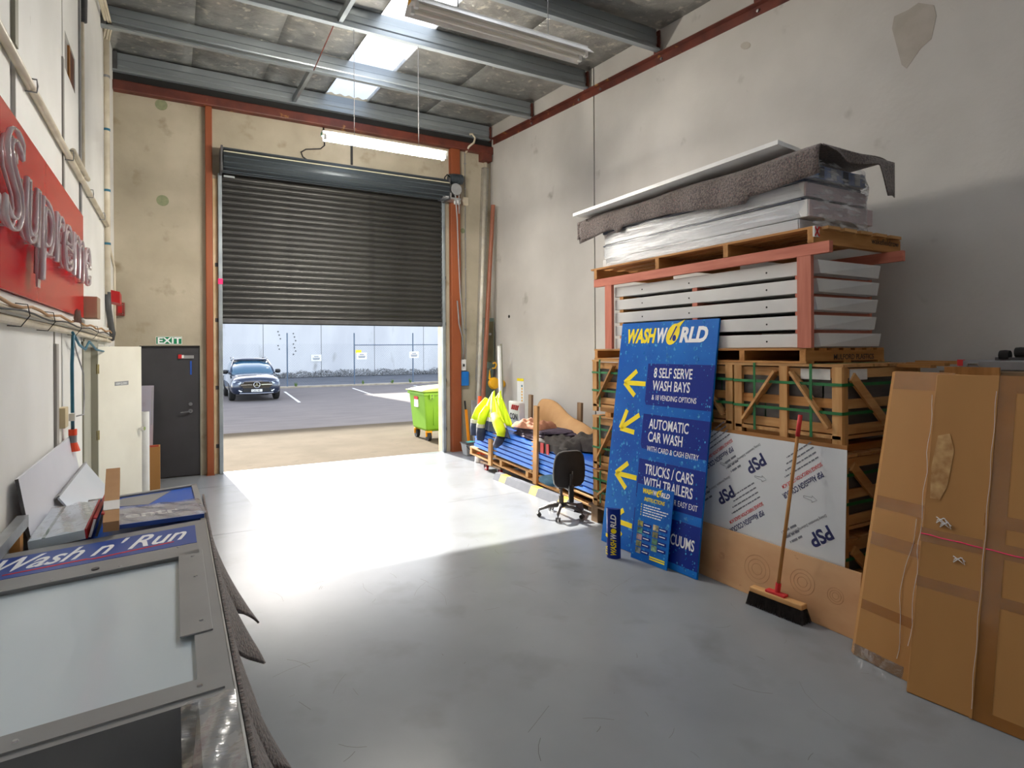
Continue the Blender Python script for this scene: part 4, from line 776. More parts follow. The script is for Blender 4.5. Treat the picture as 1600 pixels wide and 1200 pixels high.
for y, z in ((1.95, 1.935), (1.86, 1.955)): G().lathe([(.012, -.03), (.035, -.028), (.038, 0), (.035, .028), (.012, .03)], (5.05, y, z), 16, axis=1).build('rubber_wheel', m_tyre, db)
G().beam((5.05, 2.0, 1.912), (5.05, 1.80, 1.912), .05, .02).build('bracket', m_dgrey, db)
for i in range(3): 
    t = b3('loose_batten', wo, None, 4.9+.13*i, 4.98+.13*i, 2.35-.03*i, 2.59, 1.84+.012*i, 1.865+.012*i); props(t, ('loose timber batten nearest the viewer on the near crate end', 'loose timber batten in the middle on the near crate end', 'loose timber batten nearest the wall on the near crate end')[i], 'batten', 'loose battens')
# ================================================================== TROLLEY LOAD BY THE RIGHT WALL
m_bpan = MAT('blue_faced_panel', S(24, 96, 208), S(16, 84, 196), sc=1.2, rough=.35); m_bedge = MAT('blue_panel_edge', S(84, 144, 232), S(66, 128, 224), sc=2, rough=.4)
TL = Matrix.Translation((4.86, 7.6, .18)) @ Matrix.Rotation(R(2.3), 4, 'X') @ Matrix.Translation((-4.86, -7.6, -.18))
pt = thing('long_pallet', 'long pine pallet with upright stakes carrying the blue panels', 'pallet', (4.86, 7.6, .15))
def tb3(nm, w, x0, x1, y0, y1, z0, z1, par=None):
    d = (abs(x1-x0), abs(y1-y0), abs(z1-z0)); return G().box(x0, x1, y0, y1, z0, z1).build(nm, w[d.index(max(d))], par or pt, T=TL)
for k in range(6): x = 4.42+.155*k; tb3('deck_board', wp, x, x+.12, 5.75, 9.36, .235, .255)
for y in (5.8, 6.6, 7.4, 8.2, 9.28): tb3('bearer', wp, 4.42, 5.32, y, y+.07, .15, .235)
for x in (4.42, 4.84, 5.24): tb3('base_board', wp, x, x+.09, 5.75, 9.36, .128, .148)
tb3('stake', wp, 4.385, 4.42, 8.50, 8.60, .10, .52); tb3('stake', wp, 4.385, 4.42, 7.12, 7.22, .12, 1.22); tb3('stake', wgr, 5.32, 5.36, 8.82, 8.92, .12, 1.16); tb3('stake', wgr, 5.32, 5.36, 7.38, 7.48, .12, 1.19)
for y in (6.3, 7.3, 8.4): tb3('cross_batten', wp, 4.42, 5.32, y, y+.07, .258, .278) 
for k in range(6):
    z0 = .282+.068*k; lb = ('lowest', 'second lowest', 'third lowest', 'third highest', 'second highest', 'highest')[k]
    t = thing('blue_panel', 'blue faced flat panel, %s in the stack on the long pallet' % lb, 'panel', (4.87, 7.6, z0), group='blue panels on the long pallet')
    y1 = 9.22-.02*(k % 2); G().box(4.44+.006*(k % 3), 5.30, 5.80, y1, z0, z0+.056).build('face_sheet', m_bpan, t, T=TL); G().box(4.434+.006*(k % 3), 4.441+.006*(k % 3), 5.80, y1, z0+.004, z0+.052).build('edge_strip', m_bedge, t, T=TL); G().box(4.45, 5.29, y1, y1+.006, z0+.004, z0+.052).build('edge_strip', m_bedge, t, T=TL)
    for y in (8.42, 7.24, 6.4): G().box(4.43, 4.455, y, y+.10, z0+.0561, z0+.0675).build('timber_shim', wo[1], t, T=TL)
dy = thing('dolly', 'flat dolly with red castor wheels under the far end of the pallet', 'dolly', (4.8, 8.6, 0))
BX('deck', wgr[0], dy, 4.42, 5.2, 8.25, 8.95, .112, .14)
for x in (4.47, 5.12):
    for y in (8.34, 8.82):
        f = G().box(x-.03, x+.03, y-.05, y+.05, .10, .111).beam((x-.026, y, .105), (x-.026, y, .05), .006, .05).beam((x+.026, y, .105), (x+.026, y, .05), .006, .05).build('castor_fork', m_steel, dy); G().cyl((x-.016, y, .052), (x+.016, y, .052), .05, 18).build('castor_wheel', m_bredbox, f); G().cyl((x-.018, y, .052), (x+.018, y, .052), .026, 14).build('castor_hub', m_wht, f)
blk = thing('timber_block', 'timber block propping the near end of the long pallet', 'timber', (4.85, 6, 0)); 
b3('block', wgr, blk, 4.44, 5.3, 5.9, 5.99, .0, .052); b3('block', wgr, blk, 4.44, 5.3, 6.5, 6.59, .0, .075)
# wheel stop
ws = thing('wheel_stop', 'grey rubber wheel stop with yellow blocks beside the pallet', 'wheel stop', (4.3, 7, 0)); m_rub = MAT('grey_rubber', S(84, 88, 100), S(70, 74, 86), sc=5, rough=.8); m_yel = MAT('yellow_rubber', S(240, 184, 20), rough=.6)
def stopsec(y): return [Vector((x, y, z)) for x, z in ((4.245, .002), (4.395, .002), (4.375, .098), (4.29, .10))]
yy = [8.16, 7.98, 7.80, 7.10, 6.92, 6.40, 6.22, 6.02]
for i, (a, b) in enumerate(zip(yy, yy[1:])): G().loft([stopsec(b), stopsec(a)]).build('yellow_block' if i % 2 else 'rubber_block', m_yel if i % 2 else m_rub, ws)
# cloth things on the load
m_hiv = MAT('hi_vis_yellow', S(224, 246, 30), S(206, 232, 20), sc=6, rough=.75, bump=.2, bsc=8); m_nvy = MAT('navy_cloth', S(52, 60, 84), S(40, 46, 68), sc=8, rough=.85, bump=.2); m_refl = MAT('reflective_tape', S(196, 192, 182), S(176, 172, 164), sc=8, rough=.35)
jk = thing('hi_vis_jacket', 'yellow and navy hi-vis jacket hung over the far end of the load', 'jacket', (4.62, 8.75, .6))
def jsheet(nm, m, ya, yb, v0, v1, u0=0, u1=1, par=jk, n=34, hang=0):
    def f(u, v):
        q = u0+(u1-u0)*u; w = v0+(v1-v0)*v; y = 8.80+(ya-8.80)*w**.8 + ((yb-ya)*w**.8)*q; z = 1.31-.07*abs(2*q-1)**2*(1-w)-.62*w**1.15-.10*w*(2*q-1)**2*.5
        x = 4.62-.23*w**.6+.035*w*math.sin(q*19+1.5*w)+.02*w*math.sin(q*37)+hang
        return Vector((x, y, z))
    return G().grid(f, n, 14).build(nm, m, par, smooth=True, thick=.014)
jsheet('torso', m_hiv, 9.05, 7.90, .0, .70); jsheet('reflective_band', m_refl, 9.05, 7.90, .70, .79); jsheet('navy_hem', m_nvy, 9.05, 7.90, .79, 1.0)
jsheet('back_panel', m_hiv, 9.05, 7.90, .0, .8, hang=.12)
for q in (.36, .52): jsheet('reflective_strip', m_refl, 9.05, 7.90, .05, .70, q, q+.035, n=6, hang=-.012)
for pts, rr in (([(4.56, 8.96, 1.16), (4.46, 9.06, .98), (4.40, 9.10, .82)], (.05, .075, .07)), ([(4.46, 8.74, 1.06), (4.385, 8.76, .92), (4.355, 8.78, .78)], (.05, .075, .07))):
    s = G().tube(pts, list(rr), 12).build('sleeve', m_hiv, jk, smooth=True); q = Vector(pts[-1]); G().tube([q, q+Vector((-.003, .003, -.06))], .074, 12).build('reflective_band', m_refl, s)
    G().tube([q+Vector((-.003, .003, -.06)), q+Vector((-.0, .012, -.15)), q+Vector((-.004, .02, -.27))], [.072, .078, .06], 12).build('navy_cuff', m_nvy, s, smooth=True)
s = G().tube([(4.40, 8.40, .96), (4.375, 8.22, .84), (4.37, 8.10, .72), (4.36, 8.10, .66)], [.06, .085, .08, .07], 12).build('sleeve', m_hiv, jk, smooth=True); G().tube([(4.36, 8.10, .66), (4.355, 8.17, .57), (4.35, 8.26, .50)], [.07, .07, .05], 12).build('navy_cuff', m_nvy, s, smooth=True)
def softpad(nm, lab, cat, c, sx, sy, h, m, rz=0, seed=1, layers=1, crump=.1):
    t = thing(nm, lab, cat, c, rz)
    for k in range(layers):
        random.seed(seed+k); ph = [random.uniform(0, 6) for _ in range(4)]; z0 = h/layers*k; hh = h/layers; sh = 1-.04*k
        def top(u, v, z0=z0, hh=hh, sh=sh):
            a = 2*u-1; b = 2*v-1; e = max(0, 1-max(abs(a), abs(b))**6)**.5; r = 1+crump*(.5*math.sin(4*a+ph[0])+.5*math.sin(5*b+ph[1])+.5*math.sin(9*a+7*b+ph[2])+.4*math.sin(13*b-8*a+ph[3]))
            return Vector((sx*sh*a*(1+.06*math.sin(3*b+ph[2])), sy*sh*b*(1+.06*math.sin(3*a+ph[3])), z0+hh*e*r))
        g = G().grid(top, 22, 22); n0 = len(g.v); g.grid(lambda u, v, z0=z0, sh=sh: Vector((sx*sh*(2*u-1)*(1+.06*math.sin(3*(2*v-1)+ph[2])), sy*sh*(2*v-1)*(1+.06*math.sin(3*(2*u-1)+ph[3])), z0)), 22, 22)
        g.build('fold' if layers > 1 else 'cloth', m if not isinstance(m, list) else m[k % len(m)], t, smooth=True, local=True)
    return t
m_plum = MAT('plum_blanket', S(84, 72, 88), S(66, 56, 72), sc=20, rough=.95, bump=.3, bsc=40); m_rag = MAT('tan_rag', S(176, 124, 96), S(150, 98, 76), sc=9, rough=.9, bump=.5, bsc=12); m_blkc = MAT('charcoal_cloth', S(70, 66, 64), S(52, 48, 48), sc=9, rough=.9, bump=.6, bsc=9)
def zt(y): return (TL @ Vector((4.86, y, .69))).z
softpad('folded_blanket', 'folded plum moving blanket on the blue panels', 'blanket', (4.78, 7.52, zt(7.52)+.012), .30, .52, .13, m_plum, R(-4), 3, layers=4)
softpad('tan_rag', 'crumpled tan rag lying on the folded plum blanket', 'rag', (4.66, 7.62, zt(7.52)+.146), .20, .30, .09, m_rag, .2, 8, crump=.3)
softpad('charcoal_coat', 'crumpled charcoal coat on the near end of the blue panels', 'coat', (4.98, 6.35, zt(6.35)+.012), .30, .42, .17, m_blkc, .3, 11, crump=.25)
ck = softpad('grey_fleece', 'grey fleece with red patches hanging over the panel edge', 'clothing', (4.62, 6.82, zt(6.8)+.013), .18, .40, .10, m_blkc, -.05, 15, crump=.25)
for y, w in ((6.96, .08), (6.83, .06)): G().box(4.405, 4.416, y, y+w, .56, .70).build('red_patch', m_bredbox, ck)
G().grid(lambda u, v: Vector((4.43-.012*math.sin(u*20), 6.40+.70*u, zt(6.8)+.05-.16*v*(.8+.2*math.sin(u*9)))), 30, 8).build('hanging_edge', m_blkc, ck, smooth=True, thick=.012)
m_kraft = MAT('kraft_paper', S(202, 160, 112), S(186, 142, 94), sc=3, rough=.7, bump=.3, bsc=5)
def kraft(u, v): 
    y = 8.35-1.45*u; return Vector((5.06+.22*v+.04*math.sin(u*6), y, zt(y)+.012+(.44-.34*u**1.5+.03*math.sin(u*9))*(1-(1-v)**2)))
props(G().grid(kraft, 26, 12).build('kraft_sheet', m_kraft, smooth=True, thick=.006), 'brown kraft paper sheet curving up behind the plum blanket', 'paper')
bg = thing('printed_bag', 'white printed sack with red stripes standing behind the jacket', 'bag', (4.98, 8.62, zt(8.6)+.004))
fixn(G().loft([[Vector((4.86+q[0], 8.42+q[1], z)) for q in ((0, 0), (.12, -.0), (.16, .4), (.04, .42))] for z in (zt(8.3)+.03, zt(8.6)+.20, zt(8.6)+.40)]).build('sack', m_wht, bg, bevel=.02))
BG = Pl((4.90, 8.80, zt(8.6)+.05), (4.865, 8.42, zt(8.6)+.05), (4.90, 8.80, 3)); TXT('lettering', 'CON', .14, m_print_k, bg, BG.M(.05, .06, .02), width=.3, bold=.03)
for k in range(4): BG.poly(G(), [(.10+.07*k, .22), (.13+.07*k, .22), (.17+.07*k, .30), (.14+.07*k, .30)], 0, .02).build('red_stripe', m_print_r, bg)
# striped post, yellow chain hoist and long lengths in the corner
sb = thing('striped_bollard', 'orange and white striped delineator post behind the jacket', 'bollard', (4.78, 9.5, 0)); d0, d1 = Vector((4.66, 9.55, .0)), Vector((4.75, 9.62, 1.16))
for k in range(8): a = d0+(d1-d0)*k/8; b = d0+(d1-d0)*(k+1)/8; G().cyl(a, b, .05-.002*k, 14, .048-.002*k).build('orange_band' if k % 2 else 'white_band', MAT('cone_orange', S(250, 84, 30), rough=.5) if k == 1 else (bpy.data.materials['cone_orange'] if k % 2 else m_wht), sb)
m_gsteel = MAT('grey_green_steel', S(120, 138, 132), S(104, 122, 116), sc=3, rough=.5, metal=.2)
gc = thing('steel_upright', 'grey green steel channel upright standing in the corner', 'steel post', (5.45, 10.45, 0)); G().box(5.36, 5.56, 10.60, 10.64, .0, 2.62).build('flange', m_gsteel, gc); G().box(5.36, 5.38, 10.64, 10.8, 0, 2.62).build('web', m_gsteel, gc)
BX('rusty_plate', MAT('rusty_steel', S(112, 104, 70), S(92, 84, 58), sc=4, rough=.6), gc, 5.38, 5.54, 10.585, 10.60, 1.75, 2.55)
for z in (1.4, 1.6, 2.3): G().cyl((5.46, 10.60, z), (5.46, 10.57, z), .025, 10).build('bolt', m_steel, gc)
ho = thing('chain_hoist', 'yellow chain hoist hanging from the steel upright in the corner', 'hoist', (5.35, 10.25, 1.2)); m_hy = MAT('hoist_yellow', S(240, 178, 24), S(220, 158, 20), sc=6, rough=.45)
G().tube([(5.37, 10.30, 1.72), (5.42, 10.30, 1.74), (5.45, 10.30, 1.69), (5.41, 10.30, 1.62), (5.36, 10.30, 1.63)], .016, 8).build('top_hook', m_hy, ho, smooth=True)
G().lathe([(.03, -.07), (.10, -.06), (.12, 0), (.10, .06), (.03, .07)], (5.37, 10.26, 1.34), 16, axis=1).build('hoist_body', m_hy, ho); G().lathe([(.03, -.05), (.085, -.04), (.09, .0), (.085, .04), (.03, .05)], (5.53, 10.28, 1.32), 16, axis=1).build('chain_sheave', m_hy, ho); G().cyl((5.29, 10.28, 1.42), (5.29, 10.28, 1.60), .028, 10, .006).build('lever', m_hy, ho); G().tube([(5.39, 10.28, 1.62), (5.38, 10.28, 1.5), (5.38, 10.27, 1.42)], .018, 6).build('load_chain', m_cable, ho); G().tube([(5.53, 10.28, 1.24), (5.54, 10.28, 1.1), (5.55, 10.3, 1.02), (5.52, 10.3, .98)], .014, 6).build('bottom_hook', m_hy, ho)
G().beam((5.42, 10.30, 1.73), (5.46, 10.60, 1.75), .02, .02).build('hanging_arm', m_steel, ho)
wpst = thing('white_post', 'white square plastic post leaning in the right corner behind the jacket', 'post', (5.2, 9.6, 0)); G().beam((5.20, 9.62, .0), (5.20, 9.72, 2.06), .075, .04, up=(1, 0, 0)).build('post_shaft', m_wht, wpst, bevel=.004); G().beam((5.24, 9.62, .0), (5.24, 9.72, 2.10), .02, .04, up=(1, 0, 0)).build('post_edge', m_jamb, wpst)
def stick(nm, lab, cat, a, b, w, h, m, grp='long lengths in the right corner', pipe=False):
    o = (G().cyl(a, b, w/2, 14) if pipe else G().beam(a, b, w, h, up=(0, 1, 0))).build(nm, m); return props(o, lab, cat, grp)
pv = thing('plastic_pipe', 'long cream plastic pipe in a clear sleeve leaning in the right corner', 'pipe', (5.02, 10.40, 0), group='long lengths in the right corner')
G().cyl((5.12, 10.50, .01), (5.42, 10.66, 5.72), .035, 14).build('pipe', m_cream, pv, smooth=True); G().cyl((5.12, 10.50, .02), (5.40, 10.64, 5.60), .075, 16).build('clear_sleeve', FILM('clear_sleeve_film', gloss=.2, bump=.3, milk=.06), pv, smooth=True)
stick('rust_brown_pipe', 'rust brown pipe leaning in the right corner', 'pipe', (5.06, 10.24, .01), (5.50, 10.50, 4.85), .085, .05, MAT('brown_pipe', S(150, 92, 68), S(134, 78, 56), sc=3, rough=.5), pipe=True)
stick('grey_plank', 'grey plank leaning by the orange column', 'plank', (4.98, 10.24, .0), (5.00, 10.40, 1.02), .10, .025, m_mgrey)
stick('pink_plank', 'pinkish plank leaning beside the grey plank', 'plank', (5.14, 10.36, .0), (5.155, 10.40, 1.0), .07, .025, MAT('pale_pink_board', S(206, 176, 164), rough=.6))
stick('spirit_level', 'orange yellow spirit level leaning by the column', 'level', (4.93, 10.44, .0), (4.96, 10.66, .82), .05, .025, MAT('level_orange', S(240, 150, 24), rough=.5))
stick('dark_batten', 'dark batten leaning between the level and the grey plank', 'batten', (4.955, 10.50, .0), (4.99, 10.78, .98), .03, .02, m_kplas)
bu = thing('grey_tub', 'grey plastic tub with black handle by the column foot', 'tub', (4.86, 10.28, 0)); 
def tr(d, z): return [Vector((4.72+d, 10.14+d, z)), Vector((5.02-d, 10.14+d, z)), Vector((5.02-d, 10.40-d, z)), Vector((4.72+d, 10.40-d, z))]
G().loft([tr(.03, .002), tr(0, .23)]).build('tub_body', m_mgrey, bu, bevel=.015); G().loft([tr(-.01, .222), tr(-.01, .24)]).build('tub_rim', m_dgrey, bu); G().tube([(4.72, 10.13, .2), (4.78, 10.10, .12), (4.90, 10.10, .11), (5.01, 10.13, .17)], .008, 6).build('handle', m_cable, bu)
cl_ = thing('cleaning_cloth', 'teal cloth lying on the grey tub', 'cloth', (4.88, 10.28, .241)); softm = MAT('teal_cloth', S(90, 190, 196), rough=.8); G().grid(lambda u, v: Vector((4.80+.16*u, 10.22+.12*v, .242+.02*math.sin(3*u)*math.sin(3*v))), 8, 8).build('cloth', softm, cl_, thick=.006)
rb = thing('orange_box', 'small orange plastic tool box beside the grey tub', 'box', (5.10, 10.2, 0)); BX('box_body', MAT('box_orange', S(250, 96, 40), rough=.5), rb, 5.04, 5.18, 10.10, 10.28, .0, .22, bevel=.01); BX('box_lid', m_bredbox, rb, 5.035, 5.185, 10.095, 10.285, .22, .25, bevel=.006)
cn = thing('paint_tin', 'small red and white tin on the floor behind the chair base', 'tin', (4.52, 6.2, 0)); G().cyl((4.39, 5.60, .0), (4.39, 5.60, .10), .05, 16).build('tin_body', m_wht, cn); G().cyl((4.39, 5.60, .02), (4.39, 5.60, .08), .0505, 16).build('red_label', m_print_r, cn)
# notice on the right wall and electrical gear on the end wall
nt = thing('wall_notice', 'white notice with yellow ends on the right concrete wall', 'sign', (XR, 9.68, 1.0), group='white notices in the yard'); del nt['group']
BX('plate', m_wht, nt, XR-.006, XR, 9.56, 9.80, .92, 1.45); BX('yellow_band', m_print_y, nt, XR-.008, XR, 9.56, 9.80, 1.40, 1.45); BX('yellow_band', m_print_y, nt, XR-.008, XR, 9.56, 9.80, .92, .96)
for k in range(6): BX('print_spot', m_hy if k else m_cableb, nt, XR-.008, XR, 9.60, 9.64, 1.02+.055*(5-k), 1.055+.055*(5-k))
es = thing('isolator_switch', 'white isolator switch with blue box on the end wall', 'switch', (4.98, YE, 1.3)); BX('switch_box', m_wht, es, 4.91, 5.03, YE-.06, YE, 1.58, 1.80, bevel=.006); BX('toggle', m_print_k, es, 4.96, 4.99, YE-.075, YE-.06, 1.66, 1.71); BX('blue_box', MAT('blue_enclosure', S(26, 116, 200), rough=.4), es, 4.88, 5.08, YE-.08, YE, 1.28, 1.56, bevel=.006); G().tube([(4.87, YE-.04, 1.5), (4.865, YE-.04, 1.3), (4.87, YE-.03, 1.1)], .012, 6).build('lead', m_cable, es)
cdp = thing('wall_conduit', 'thin grey conduit running down the end wall beside the column', 'conduit', (5.05, YE, 2)); G().cyl((5.05, YE-.012, 1.80), (5.05, YE-.012, 5.95), .010, 8).build('pipe', m_mgrey, cdp)
for z in (2.4, 3.0, 3.6, 4.2, 5.2, 5.7): BX('saddle', m_steel, cdp, 5.03, 5.07, YE-.026, YE, z-.01, z+.01)
G().tube([(5.05, YE-.05, 5.9), (5.07, YE-.17, 6.0), (5.16, YE-.2, 6.08), (5.19, YE-.2, 6.18), (5.13, YE-.19, 6.25), (5.08, YE-.17, 6.24)], .02, 8).build('flexible_end', m_cream, cdp, smooth=True)
jb = BX('junction_box', m_cream, cdp, 4.98, 5.10, YE-.06, YE, 4.86, 5.02, bevel=.005)
ld = thing('hanging_lead', 'grey lead hanging beside the right orange column', 'cable', (4.95, YE-.1, 2)); G().tube([(4.80, YE-.16, 2.95), (4.84, YE-.15, 2.5), (4.92, YE-.12, 2.25), (4.97, YE-.08, 1.95), (4.97, YE-.05, 1.8)], .014, 6).build('lead', m_mgrey, ld, smooth=True)
wc = thing('wall_cable', 'loose black cable stub on the wall above the roller door', 'cable', (2.2, YE, 5.6)); G().tube([(2.30, YE-.03, 5.95), (2.32, YE-.02, 5.62), (2.25, YE-.02, 5.55), (2.0, YE-.02, 5.5), (1.92, YE-.02, 5.44), (1.95, YE-.02, 5.36), (2.05, YE-.03, 5.30)], .012, 6).build('cable', m_cable, wc, smooth=True); BX('strap', m_cable, wc, 2.78, 2.82, YE-.02, YE, 5.35, 5.75)
# ------------------------------------------------------------------ office chair
oc = thing('office_chair', 'black backed office chair on castors in the sunlight', 'chair', (4.02, 5.96, 0), R(-8))
m_cblk = MAT('chair_black_plastic', S(58, 54, 52), S(48, 45, 44), sc=6, rough=.5); m_cseat = MAT('chair_blue_fabric', S(64, 104, 128), S(48, 88, 112), sc=30, rough=.9, bump=.2); m_cbase = MAT('chair_base_plastic', S(96, 90, 86), rough=.45)
def L(g, nm, m, par=oc, **k): return g.build(nm, m, par, local=True, **k)
for k in range(5):
    a = R(72*k+20); c, s = math.cos(a), math.sin(a); ar = L(G().tube([(.03*c, .03*s, .13), (.15*c, .15*s, .12), (.27*c, .27*s, .085)], [.026, .022, .016], 8), 'base_arm', m_cbase, smooth=True)
    cs = G().cyl((.27*c-.012*s, .27*s+.012*c, .027), (.27*c-.026*s, .27*s+.026*c, .027), .026, 12).cyl((.27*c+.012*s, .27*s-.012*c, .027), (.27*c+.026*s, .27*s-.026*c, .027), .026, 12).cyl((.27*c, .27*s, .03), (.27*c, .27*s, .08), .008, 8); L(cs, 'castor', m_cblk, ar)
L(G().cyl((0, 0, .10), (0, 0, .24), .032, 14).cyl((0, 0, .24), (0, 0, .37), .018, 12), 'gas_column', m_cbase); L(G().box(-.09, .09, -.12, .12, .355, .385), 'seat_mechanism', m_cblk)
def seat(u, v, top=True):
    a = 2*math.pi*u; c, s = math.cos(a), math.sin(a); k = (abs(c)**4+abs(s)**4)**(-.25); return Vector((.225*c*k*v, .04+.225*s*k*v, 0))
secs = []
for sc_, z in ((.80, .385), (.97, .395), (1.0, .42), (.95, .445), (.75, .458)): secs.append([seat(i/24, sc_)+Vector((0, 0, z)) for i in range(24)])
L(G().loft(secs), 'seat', m_cseat, smooth=True)
def bk(d, sc_): 
    out = []
    for i in range(28):
        a = 2*math.pi*i/28; c, s = math.cos(a), math.sin(a); k = (abs(c)**4.5+abs(s)**4.5)**(-1/4.5); x = .205*c*k*sc_; z = .60+.215*s*k*sc_; w = 1-.10*max(0, (z-.6)/.2); out.append(Vector((x*w, -.235+d-.06*(z-.6)+.35*x*x, z)))
    return out
L(G().loft([bk(-.012, .93), bk(-.008, .985), bk(.004, 1.0)]), 'back_shell', m_cblk, smooth=True); L(G().loft([bk(.004, 1.0), bk(.012, 1.01)]), 'back_piping', m_mgrey, smooth=True); L(G().loft([bk(.012, .985), bk(.035, .96), bk(.045, .85)]), 'back_cushion', m_cseat, smooth=True)
L(G().tube([(0, -.10, .37), (0, -.22, .36), (0, -.262, .40), (0, -.262, .55)], .02, 8), 'back_stem', m_cblk, smooth=True); L(G().box(-.03, .03, -.28, -.245, .22, .42), 'stem_cover', m_cblk, bevel=.008); L(G().tube([(.02, -.262, .58), (.012, -.27, .50), (.0, -.275, .42)], .006, 6), 'back_crease', m_mgrey)
L(G().tube([(.05, -.02, .37), (.16, -.06, .365), (.24, -.10, .35)], .007, 6), 'lever', m_cblk); L(G().tube([(.05, .04, .37), (.18, .02, .36), (.26, -.02, .33)], .007, 6), 'lever', m_cblk)
# ================================================================== FLUORESCENT LIGHTS
def lamp(label, y, z, lit, x0=1.57, x1=3.22, hang=True):
    rw = .075 if lit else .12
    t = thing('fluorescent_light', label, 'light', ((x0+x1)/2, y, z), group='hanging fluorescent lights')
    BX('gear_tray', m_lampm, t, x0, x1, y-.035, y+.035, z+.06, z+.12)
    for s in () if lit else (-1, 1): G().hexa([(x0, y+s*.035, z+.10), (x1, y+s*.035, z+.10), (x1, y+s*rw, z+.02), (x0, y+s*rw, z+.02), (x0, y+s*.035, z+.106), (x1, y+s*.035, z+.106), (x1, y+s*(rw+.005), z+.026), (x0, y+s*(rw+.005), z+.026)]).build('reflector', m_lampm, t)
    for s in (-1, 1):
        G().cyl((x0+.04, y+s*.045, z+.035), (x1-.04, y+s*.045, z+.035), .016, 12).build('tube', m_tube_on if lit else m_tube_off, t, smooth=True)
        for x in (x0+.02, x1-.05): BX('tube_holder', m_wht, t, x, x+.03, y+s*.045-.016, y+s*.045+.016, z+.01, z+.07)
    BX('indicator', m_exit if lit else m_hy, t, x0-.004, x0, y-.03, y+.03, z+.06, z+.10)
    if hang:
        for x in (x0+.40, x1-.40): G().cyl((x, y, z+.12), (x, y, roofz(y)-.303), .004, 6).build('hanging_wire', m_mgrey, t)
    return t
lamp('lit fluorescent light hanging before the roller door', 7.49, 4.555, True)
lamp('unlit twin tube fluorescent light hanging nearest the viewer', 4.34, 4.575, False)
lamp('unlit fluorescent light over the middle of the room behind the viewer', 1.17, 4.6, False)
# ================================================================== LEFT WALL FITTINGS
m_rpan = MAT('red_gloss_acrylic', S(204, 10, 22), S(194, 8, 20), sc=1, rough=.2, spec=.35); m_neon = MAT('clear_glass_tubing', S(236, 226, 228), S(220, 206, 210), sc=8, rough=.12, trans=.25, coat=.5)
rs_ = thing('neon_sign', 'red panel sign with clear glass tube script on the left wall', 'sign', (XL, 5.3, 2.3)); BX('red_panel', m_rpan, rs_, XL+.036, XL+.056, 3.55, 6.84, 2.315, 3.265)
NS_ = Pl((XL+.11, 3.62, 2.60), (XL+.11, 7, 2.60), (XL+.11, 3.62, 4)); NS_.n = Vector((1, 0, 0))
c = bpy.data.curves.new('neon', 'FONT'); c.body = 'Supreme'; c.size = .74; c.shear = .12; c.space_character = .98; c.bevel_depth = .009; c.fill_mode = 'NONE'; c.bevel_resolution = 1; c.resolution_u = 4; c.offset = -.004
tt = bpy.data.objects.new('temporary_text', c); me = bpy.data.meshes.new_from_object(tt); bpy.data.objects.remove(tt); bpy.data.curves.remove(c)
xs = [v.co.x for v in me.vertices]; me.materials.clear(); me.materials.append(m_neon); sx = 3.2/(max(xs)-min(xs))
for p in me.polygons: p.use_smooth = True
no = bpy.data.objects.new('glass_lettering', me); COL.objects.link(no); no.parent = rs_; W[no] = wm(rs_)
no.matrix_basis = wm(rs_).inverted() @ Matrix(((0, 0, 1, XL+.115), (1, 0, 0, 3.52), (0, 1, 0, 2.60), (0, 0, 0, 1))) @ Matrix.Diagonal((sx, 1, 1.6, 1))
no2 = bpy.data.objects.new('glass_lettering', me); COL.objects.link(no2); no2.parent = rs_; W[no2] = wm(rs_); no2.matrix_basis = wm(rs_).inverted() @ Matrix(((0, 0, 1, XL+.085), (1, 0, 0, 3.56), (0, 1, 0, 2.62), (0, 0, 0, 1))) @ Matrix.Diagonal((sx*.98, .92, 1, 1))
random.seed(9)
for k in range(16): y = 3.75+.19*k; z = 2.62+.12*(k % 3); G().cyl((XL+.056, y, z), (XL+.115, y, z), .008, 6).build('tube_stand', m_wht, rs_)
G().box(XL+.09, XL+.10, 4.42, 4.50, 2.38, 2.62).build('glass_tab', m_neon, rs_)
def conduit(name, lab, pts, r, m=m_cream, clips=(), cat='conduit'):
    t = thing(name, lab, cat, pts[0]); G().tube(pts, r, 10).build('pipe', m, t, smooth=True)
    for c in clips: BX('saddle', m_mgrey, t, c[0]-r-.004, c[0]+r+.006, c[1]-r-.008, c[1]+r+.008, c[2]-.012, c[2]+.012)
    return t
x = XL+.03
t = conduit('wall_conduit', 'long cream conduit running level above the red sign', [(x, YB+.1, 3.65), (x, 6.2, 3.64), (x, 9.44, 3.65)], .026)
for y in (4.68, 6.2, 7.6, 8.8): G().tube([(XL+.002, y, 3.61), (x+.03, y, 3.61), (x+.034, y, 3.65), (x+.03, y, 3.69), (XL+.002, y, 3.69)], .005, 6).build('saddle', m_mgrey, t)
conduit('wall_conduit', 'short cream conduit just above the long level conduit', [(x, 6.45, 3.76), (x, 7.45, 3.76)], .024)
conduit('wall_conduit', 'thin cream vertical conduit in the panel joint of the left wall', [(XL+.02, 7.22, 3.72), (XL+.02, 7.22, 5.3), (XL+.02, 7.22, 6.4)], .014)
conduit('flexible_conduit', 'dark grey flexible conduit high in the left panel joint', [(XL+.03, 7.20, 5.25), (XL+.035, 7.22, 5.6), (XL+.05, 7.16, 5.95), (XL+.05, 7.12, 6.15)], .030, m_dgrey)
t = conduit('wall_conduit', 'thick cream vertical conduit near the end wall corner', [(x, 9.46, 2.75), (x, 9.46, 4.5), (x, 9.46, 6.25)], .036)
for z in (3.4, 4.1, 4.9, 5.6): G().cyl((x, 9.46, z), (x, 9.46, z+.03), .040, 12).build('band', m_cableb if z < 5 else m_mgrey, t)
